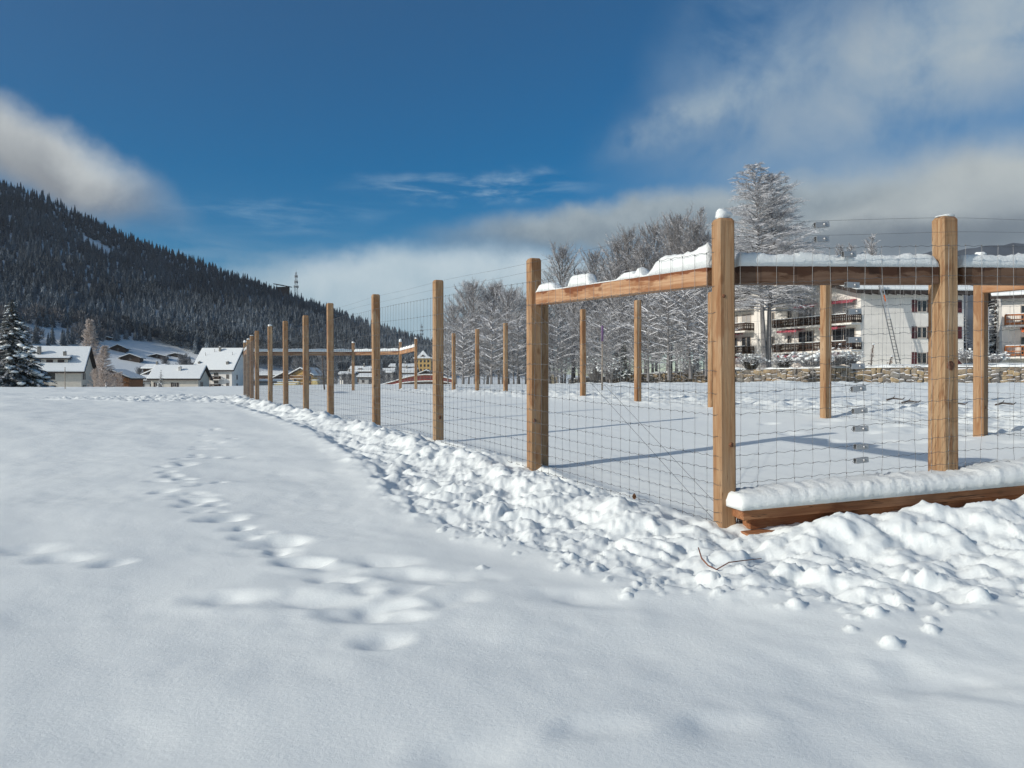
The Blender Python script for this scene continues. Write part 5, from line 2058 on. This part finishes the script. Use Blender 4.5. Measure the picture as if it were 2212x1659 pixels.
# frosted trees and hedges between the houses
rnd = random.Random(9)
vil = [(648, 786, 270), (664, 800, 210), (726, 806, 235), (742, 812, 232), (757, 812, 230), (770, 800, 400), (815, 790, 300), (826, 806, 260), (838, 812, 240), (852, 808, 250), (812, 812, 230), (800, 822, 215), (866, 815, 235), (935, 806, 280), (925, 812, 250), (945, 800, 300),
       (905, 818, 245), (540, 800, 330), (520, 806, 300), (512, 790, 420), (460, 800, 330), (300, 800, 300), (290, 815, 260), (400, 782, 330), (415, 790, 300), (270, 812, 230), (355, 780, 360), (395, 775, 380)]
for i, (xd, yt, Y) in enumerate(vil):
    x = X_(xd, Y); z = ZC - 3.2
    top = ZC + (HY - yt) / F * Y
    k = (top - z) / 6
    tree_from(wil[0], 'frosted_tree', 'frosted bare tree among the houses of the village', x, Y, z, (k * rnd.uniform(.45, .65), k), rnd.uniform(0, 6), 'frosted trees among the village houses')
for i, (xd, yt, Y, w) in enumerate(((858, 765, 290, .22), (823, 778, 300, .24), (320, 800, 235, .3), (410, 765, 420, .25), (432, 770, 420, .25))):
    x = X_(xd, Y); z = ZC - 3
    h = ZC + (HY - yt) / F * Y - z
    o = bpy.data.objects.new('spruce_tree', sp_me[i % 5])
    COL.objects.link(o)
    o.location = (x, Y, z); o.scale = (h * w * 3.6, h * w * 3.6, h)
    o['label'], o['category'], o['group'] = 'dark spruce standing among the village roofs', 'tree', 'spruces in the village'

# red footbridge ------------------------------------------------------------
Y = 112.0
top = [(812, 834), (832, 829), (854, 823), (868, 818), (884, 814), (900, 811), (919, 809.5), (932, 810), (948, 812.5), (962, 816), (978, 820)]
bot = [(812, 839), (832, 835), (854, 831), (868, 828), (884, 826), (900, 824.6), (919, 824), (932, 824), (948, 824.6), (962, 826), (978, 829)]
tw_ = [P(a, b, Y) for a, b in top]
bw_ = [P(a, b, Y) for a, b in bot]
o0 = Vector((P(900, 824, Y).x, Y, 0))
br = thing('footbridge', 'red arched wooden footbridge with snow on its handrails', 'bridge', o0)
mb = MB()
for dy in (0, 2.3):
    for i in range(len(tw_) - 1):
        a, b_, c, d = bw_[i] - o0, bw_[i + 1] - o0, tw_[i + 1] - o0, tw_[i] - o0
        for lo_, hi2 in ((.10, .42), (.50, .82)):
            p = [a.lerp(d, lo_), b_.lerp(c, lo_), b_.lerp(c, hi2), a.lerp(d, hi2)]
            mb.prism([q + Vector((0, dy, 0)) for q in p], (0, .05, 0))
mb.build('side_panel', M['bridge_red'], br)
mb = MB(); ms = MB(); md = MB(); mds = MB()
for i in range(len(tw_) - 1):
    for dy in (0, 2.35):
        mb.bar(tw_[i] - o0 + Vector((0, dy, -.05)), tw_[i + 1] - o0 + Vector((0, dy, -.05)), .12, .10)
        ms.bar(tw_[i] - o0 + Vector((0, dy, .06)), tw_[i + 1] - o0 + Vector((0, dy, .06)), .15, .11)
        mb.bar(bw_[i] - o0 + Vector((0, dy + .1, 0)), tw_[i] - o0 + Vector((0, dy + .1, 0)), .09, .09, (0, 1, 0))
    a, b_ = bw_[i] - o0, bw_[i + 1] - o0
    md.prism([a + Vector((0, 0, -.35)), b_ + Vector((0, 0, -.35)), b_, a], (0, 2.4, 0))
    mds.prism([a + Vector((0, -.03, .004)), b_ + Vector((0, -.03, .004)), b_ + Vector((0, -.03, .13)), a + Vector((0, -.03, .13))], (0, 2.4, 0))
mb.build('handrail', M['bridge_wood'], br); ms.build('snow_layer', M['snow_cap'], br); md.build('deck', M['dark_boards'], br); mds.build('deck_snow', M['snow_cap'], br)

# masts on the hill -------------------------------------------------------------


def mast(label, x, y, z, h, w):
    e_ = thing('lattice_mast', label, 'mast', (x, y, z))
    mb = MB()
    t = h * .0052
    lv = 9
    for sx_, sy_ in ((-1, -1), (1, -1), (1, 1), (-1, 1)):
        mb.bar((sx_ * w / 2, sy_ * w / 2, -2), (sx_ * w * .15, sy_ * w * .15, h * .9), t, t, (0, 1, 0))
    for k in range(lv):
        f0, f1 = k / lv * .9, (k + 1) / lv * .9
        w0, w1 = w / 2 * (1 - .7 * f0 / .9), w / 2 * (1 - .7 * f1 / .9)
        for a, b_ in (((-w0, -w0), (w1, -w1)), ((w0, -w0), (-w1, -w1)), ((-w0, w0), (w1, w1)), ((-w0, -w0), (-w1, w1)), ((w0, -w0), (w1, w1))):
            mb.bar((a[0], a[1], h * f0), (b_[0], b_[1], h * f1), t * .7, t * .7, (0, 1, 0))
        mb.bar((-w1, -w1, h * f1), (w1, -w1, h * f1), t * .7, t * .7)
    mb.tube([(0, 0, h * .88), (0, 0, h)], t * .6, 5)
    mb.build('lattice', M['steel_lattice'], e_)
    mb = MB()
    for f, ww in ((.42, 1.5), (.58, 1.1), (.76, .9)):
        mb.tube([(0, 0, h * f), (0, 0, h * (f + .018))], w * ww * .42, 10)
        for a in range(5):
            mb.tube([(w * ww * .4 * math.cos(a * 1.26), w * ww * .4 * math.sin(a * 1.26), h * (f - .03)), (w * ww * .4 * math.cos(a * 1.26), w * ww * .4 * math.sin(a * 1.26), h * (f + .05))], w * .07, 6)
    mb.build('platform', M['steel_lattice'], e_)


x, y, z = (float(v) for v in hill_pt(640, 1.0))
mast('lattice radio mast on the ridge of the hill', x, y, z, (640 - 574) / F * y * 1.0, 5.5)
x, y, z = (float(v) for v in hill_pt(911, 1.02))
mast('faint small mast over the low end of the hill', x, y, z, 46 / F * y, 4)
x, y, z = (float(v) for v in hill_pt(608, .99))
e_ = thing('hill_station', 'dark flat-roofed station building on the ridge left of the mast', 'building', (x, y, z), R(-12))
mb = MB(); mb.box(-9, 9, 0, 8, -3, 12.5); mb.build('wall', M['dark_boards'], e_)
mb = MB(); mb.prism([(-12, -2, 16.5), (12, -2, 12), (12, -2, 12.8), (-12, -2, 17.3)], (0, 12, 0)); mb.build('roof', M['roof_edge'], e_)
mb = MB(); mb.prism([(-11.8, -1.9, 17.4), (11.8, -1.9, 12.9), (11.8, -1.9, 13.4), (-11.8, -1.9, 17.9)], (0, 11.8, 0)); mb.build('snow_layer', M['roof_snow'], e_)

# ------------------------------------------------------------------ apartment building
C0 = Vector((X_(1859, 75), 75, ZC))
D1 = Vector((.995, .10, 0)).normalized()
D2 = Vector((-.45, .893, 0)).normalized()
N2 = Vector((-.893, -.45, 0))
N1 = Vector((.10, -.995, 0))
ap = thing('apartment_building', 'white apartment building with brown balconies, pink awnings and red shutters', 'building', C0)


def L3(a, b_, z):
    return D1 * a + D2 * b_ + Vector((0, 0, z))


A1, B1, BR = 9.9, 19.0, 9.4
ZE, ZR = 8.05, 8.05 + .285 * 9.4
mb = MB()
mb.prism([L3(0, 0, .4), L3(0, 0, ZE), L3(0, BR, ZR), L3(0, B1, ZE), L3(0, B1, .4)], D1 * A1)
mb.build('wall', M['plaster_white'], ap)


def ap_roof(t0, t1, ov):
    mb = MB()
    s_ = (ZR - ZE) / BR
    run = [(-ov, ZE - ov * s_), (BR, ZR), (B1 + ov, ZE - ov * s_)]
    poly = [(u, z + t0) for u, z in run] + [(u, z + t1) for u, z in reversed(run)]
    mb.prism([L3(-ov * 1.25, u, z) for u, z in poly], D1 * (A1 + ov * 2.1))
    return mb


ap_roof(.03, .34, 1.05).build('roof', M['roof_edge'], ap)
bevel(ap_roof(.343, .66, 1.0).build('snow_layer', M['roof_snow'], ap), .1)
# rafter ends under the eave
for k in range(15):
    mb = MB()
    a = .2 + k * .78
    mb.bar(L3(a, -.95, ZE - .30), L3(a, -.02, ZE - .06), .10, .16)
    mb.build('rafter_end', M['roof_edge'], ap)


def ap_box(mb, a0, a1, z0, z1, d0, d1, face):
    """box lying on face 1 (along D1) or face 2 (along D2)"""
    if face == 1:
        p = [D1 * a0 + N1 * d1, D1 * a1 + N1 * d1, D1 * a1 + N1 * d0, D1 * a0 + N1 * d0]
    else:
        p = [D2 * a1 + N2 * d1, D2 * a0 + N2 * d1, D2 * a0 + N2 * d0, D2 * a1 + N2 * d0]
    mb.prism([q + Vector((0, 0, z0)) for q in p], (0, 0, z1 - z0))


def ap_window(a0, a1, z0, z1, face, pane='glass_dark', mull=1, shutters=False):
    mf, mp = MB(), MB()
    t = .07
    ap_box(mf, a0, a0 + t, z0, z1, .003, .07, face); ap_box(mf, a1 - t, a1, z0, z1, .003, .07, face)
    ap_box(mf, a0 + t, a1 - t, z1 - t, z1, .003, .068, face); ap_box(mf, a0 + t, a1 - t, z0, z0 + t, .003, .10, face)
    for k in range(mull):
        c_ = a0 + (a1 - a0) * (k + 1) / (mull + 1)
        ap_box(mf, c_ - .035, c_ + .035, z0 + t, z1 - t, .003, .06, face)
    f = mf.build('window', M['window_frame'], ap)
    ap_box(mp, a0 + t, a1 - t, z0 + t, z1 - t, .006, .025, face)
    mp.build('pane', M[pane], f)
    if shutters:
        for s0, s1 in ((a0 - .5, a0 - .03), (a1 + .03, a1 + .5)):
            ms = MB()
            ap_box(ms, s0, s1, z0 - .03, z1 + .03, .01, .06, face)
            ms.build('shutter', M['shutter_red'], ap)


for z0, z1 in ((6.24, 7.32), (3.85, 4.9), (1.54, 2.56)):
    ap_window(5.36, 6.34, z0, z1, 1, 'glass_dark', 1, True)
    ap_window(8.3, 9.2, z0, z1, 1, 'glass_dark', 1, True)
for b0_, b1_ in ((.55, 3.2), (5.4, 7.4)):
    ap_window(b0_, b1_, 5.30, 7.2, 2, 'blind', 1)
    ap_window(b0_, b1_, 2.9, 4.85, 2, 'glass_dark', 1)
ap_window(.5, 2.8, 1.42, 2.5, 2, 'glass_dark', 1)
for z0 in (6.0, 3.5, 1.4):
    ap_window(8.3, 8.85, z0, z0 + 1.0, 2)
ap_window(8.0, 9.6, 8.2, 9.6, 2, 'blind', 1)
ap_window(10.6, 11.3, 3.3, 4.5, 2); ap_window(10.6, 11.3, 5.8, 7.0, 2)
for z0 in (7.7, 5.3, 2.9):
    ap_window(14.0, 15.4, z0, z0 + 1.75, 2, 'blind' if z0 > 5 else 'glass_dark', 1)
    ap_window(16.0, 17.6, z0, z0 + 1.75, 2, 'blind' if z0 > 5 else 'glass_dark', 1)
fn2 = lambda a, d: D2 * a + N2 * d
for a0, a1, z in ((-.05, 9.6, 5.22), (-.05, 9.6, 2.78), (13.6, 18.2, 5.22), (13.6, 18.2, 2.78), (7.0, 10.4, 7.55), (13.6, 18.2, 7.6)):
    balcony(ap, fn2, a0, a1, z, 1.25, 'balcony_wood', .82, .21)
for a0, a1, z in ((.4, 3.3, 7.28), (5.0, 7.6, 7.22), (6.6, 9.2, 4.88), (1.6, 3.7, 4.88), (6.6, 9.2, 2.44), (1.6, 2.6, 2.44), (15.2, 17.6, 4.88), (15.2, 17.6, 2.44)):
    mb = MB()
    o1 = .55 if z > 6 else 1.15
    p = [fn2(a0, .02), fn2(a1, .02), fn2(a1, o1), fn2(a0, o1)]
    mb.add([p[0] + Vector((0, 0, z + .1)), p[1] + Vector((0, 0, z + .1)), p[2] + Vector((0, 0, z - .06)), p[3] + Vector((0, 0, z - .06)),
            p[0] + Vector((0, 0, z + .16)), p[1] + Vector((0, 0, z + .16)), p[2] + Vector((0, 0, z)), p[3] + Vector((0, 0, z))],
           [(0, 1, 2, 3), (7, 6, 5, 4), (0, 4, 5, 1), (1, 5, 6, 2), (2, 6, 7, 3), (3, 7, 4, 0)])
    q0, q1 = fn2(a0, o1 + .012), fn2(a1, o1 + .012)
    mb.bar(q0 + Vector((0, 0, z - .06)), q1 + Vector((0, 0, z - .06)), .02, .22)
    mb.build('awning', M['awning_pink'], ap)
chim = MB(); c_ = L3(6, BR - 1, 0)
chim.box(c_.x - .4, c_.x + .4, c_.y - .4, c_.y + .4, ZR - .5, ZR + .9); chim.build('chimney', M['chimney_render'], ap)

# ladder against the eave
f0, f1 = P(1941, 788, 73.7), P(1902.5, 617, 74.0)
lad = thing('ladder', 'long aluminium ladder leaning against the eave of the apartment building', 'ladder', f0)
dv = f1 - f0
sd = Vector((1, .1, 0)).normalized() * .19
for k in (-1, 1):
    mb = MB(); mb.bar(sd * k, dv + sd * k, .05, .09, (0, 1, 0)); mb.build('rail', M['steel_lattice'], lad)
for k in (-1, 1):
    mb = MB(); mb.bar(dv * .58 + sd * k * .8 + Vector((0, -.08, 0)), dv * 1.03 + sd * k * .8 + Vector((0, -.08, 0)), .05, .08, (0, 1, 0)); mb.build('rail', M['metal_pale'], lad)
for k in range(24):
    f = (k + .6) / 24
    mb = MB(); mb.bar(dv * f - sd, dv * f + sd, .04, .05, (0, 1, 0)); mb.build('rung', M['roof_edge' if f < .58 else 'metal_pale'], lad)
mb = MB(); mb.bar(dv * .80 + sd * .3 + Vector((0, -.1, 0)), dv * .88 + sd * .3 + Vector((0, -.1, 0)), .10, .03, (0, 1, 0)); mb.build('warning_sticker', M['orange_plastic'], lad)

# house with the orange balconies
Y = 80.0
eO = house('balcony_house', 'white house with orange wooden balconies cut off by the right edge', 2499, 74.4, -28, 12, 10, .8, 8.2, 10.4, 'along', 'plaster_white', 1.0)
Lo = 12
for z in (5.25, 2.25):
    balcony(eO, lambda a, d: Vector((a, -d, 0)), .25, 7.0, z, 1.3, 'orange_wood', 1.05, .18)
    for u in (1.5, 4.2):
        window(eO, 'front', u, z + .05, 1.8, 1.9, frame='window_frame')
mb = MB(); mb.prism([(1.5, -.02, 5.05), (1.5, -1.5, 4.75), (1.5, -1.5, 4.55), (1.5, -.02, 4.95)], (5.5, 0, 0)); mb.build('awning', M['awning_orange'], eO)
# pale pole beside it
q = P(2135, 790, 76); q.z = terrace_z(q.x, 76)
mb = MB(); mb.tube([q - Vector((0, 0, .4)), P(2135, 664, 76)], [.06, .05], 8)
mb.build('flag_pole', M['metal_pale'], None, True, label='pale bare pole before the bluish spruce at the right', category='pole')
# withered garden plants against the white wall
for xd, yt, n, lab in ((1884, 744, 26, 'tall withered brown plant tied to a stick before the white wall'), (1924, 770, 14, 'short brown stump of a plant with a snow cap before the white wall')):
    Y = 71.5
    x = X_(xd, Y); z = terrace_z(x, Y)
    hh = ZC + (HY - yt) / F * Y - z
    e_ = thing('garden_plant', lab, 'plant', (x, Y, z))
    mb = MB()
    mb.tube([(-.1, 0, -.2), (-.02, 0, hh * .6), (.12, 0, hh)], [.06, .04, .015], 6)
    mb.build('stem', M['bark'], e_, True)
    rr_ = random.Random(n)
    mb = MB()
    for k in range(n * 4):
        f = rr_.random()
        w = .22 * (1 - f * .8)
        p = Vector((-.1 + .2 * f + rr_.uniform(-w, w), rr_.uniform(-w, w), hh * f * .95))
        d = Vector((rr_.uniform(-1, 1), rr_.uniform(-1, 1), rr_.uniform(-.5, .8))).normalized() * .13
        s_ = Vector((d.y, -d.x, .02)) * .45
        mb.add([p, p + d * .5 + s_, p + d, p + d * .5 - s_], [(0, 1, 2, 3)])
    mb.build('withered_leaves', M['bridge_wood'], e_)
    mb = MB(); mb.blob((.1, 0, hh + .02), (.12, .12, .08), n, 2, .2); mb.build('snow_cap', M['snow_cap'], e_, True)
# twigs lying on the snow
for k, (xd, yd) in enumerate(((1934, 872), (1968, 877), (2068, 880), (2172, 884))):
    x, y = ground_at(xd, yd)
    z = sz(x, y)
    mb = MB(); mb.tube([Vector((-.16, 0, .02)), Vector((-.03, .03, .05)), Vector((.12, -.02, .03)), Vector((.2, .05, .06))], [.018, .016, .012, .006], 5)
    mb.tube([Vector((-.03, .03, .05)), Vector((.05, .12, .09))], [.01, .004], 4)
    o = mb.build('twig', M['bark'], None, label='dark twig lying on the bright snow before the stone wall', category='twig', group='twigs on the snow')
    o.location = (x, y, z)

# ------------------------------------------------------------------ the air
hm = bpy.data.materials.new('haze')
hm.use_nodes = True
ht_ = NT(hm.node_tree)
ho = ht_.n('ShaderNodeOutputMaterial')
hv = ht_.n('ShaderNodeVolumePrincipled')
hv.inputs['Color'].default_value = (0.86, 0.92, 1.0, 1)
hv.inputs['Density'].default_value = 0.00006
hv.inputs['Anisotropy'].default_value = 0.2
ht_.link(hv.outputs[0], ho.inputs['Volume'])
mb = MB()
mb.box(-2300, 2300, -950, 1760, -14, 800)
o = mb.build('haze', hm, kind='stuff')
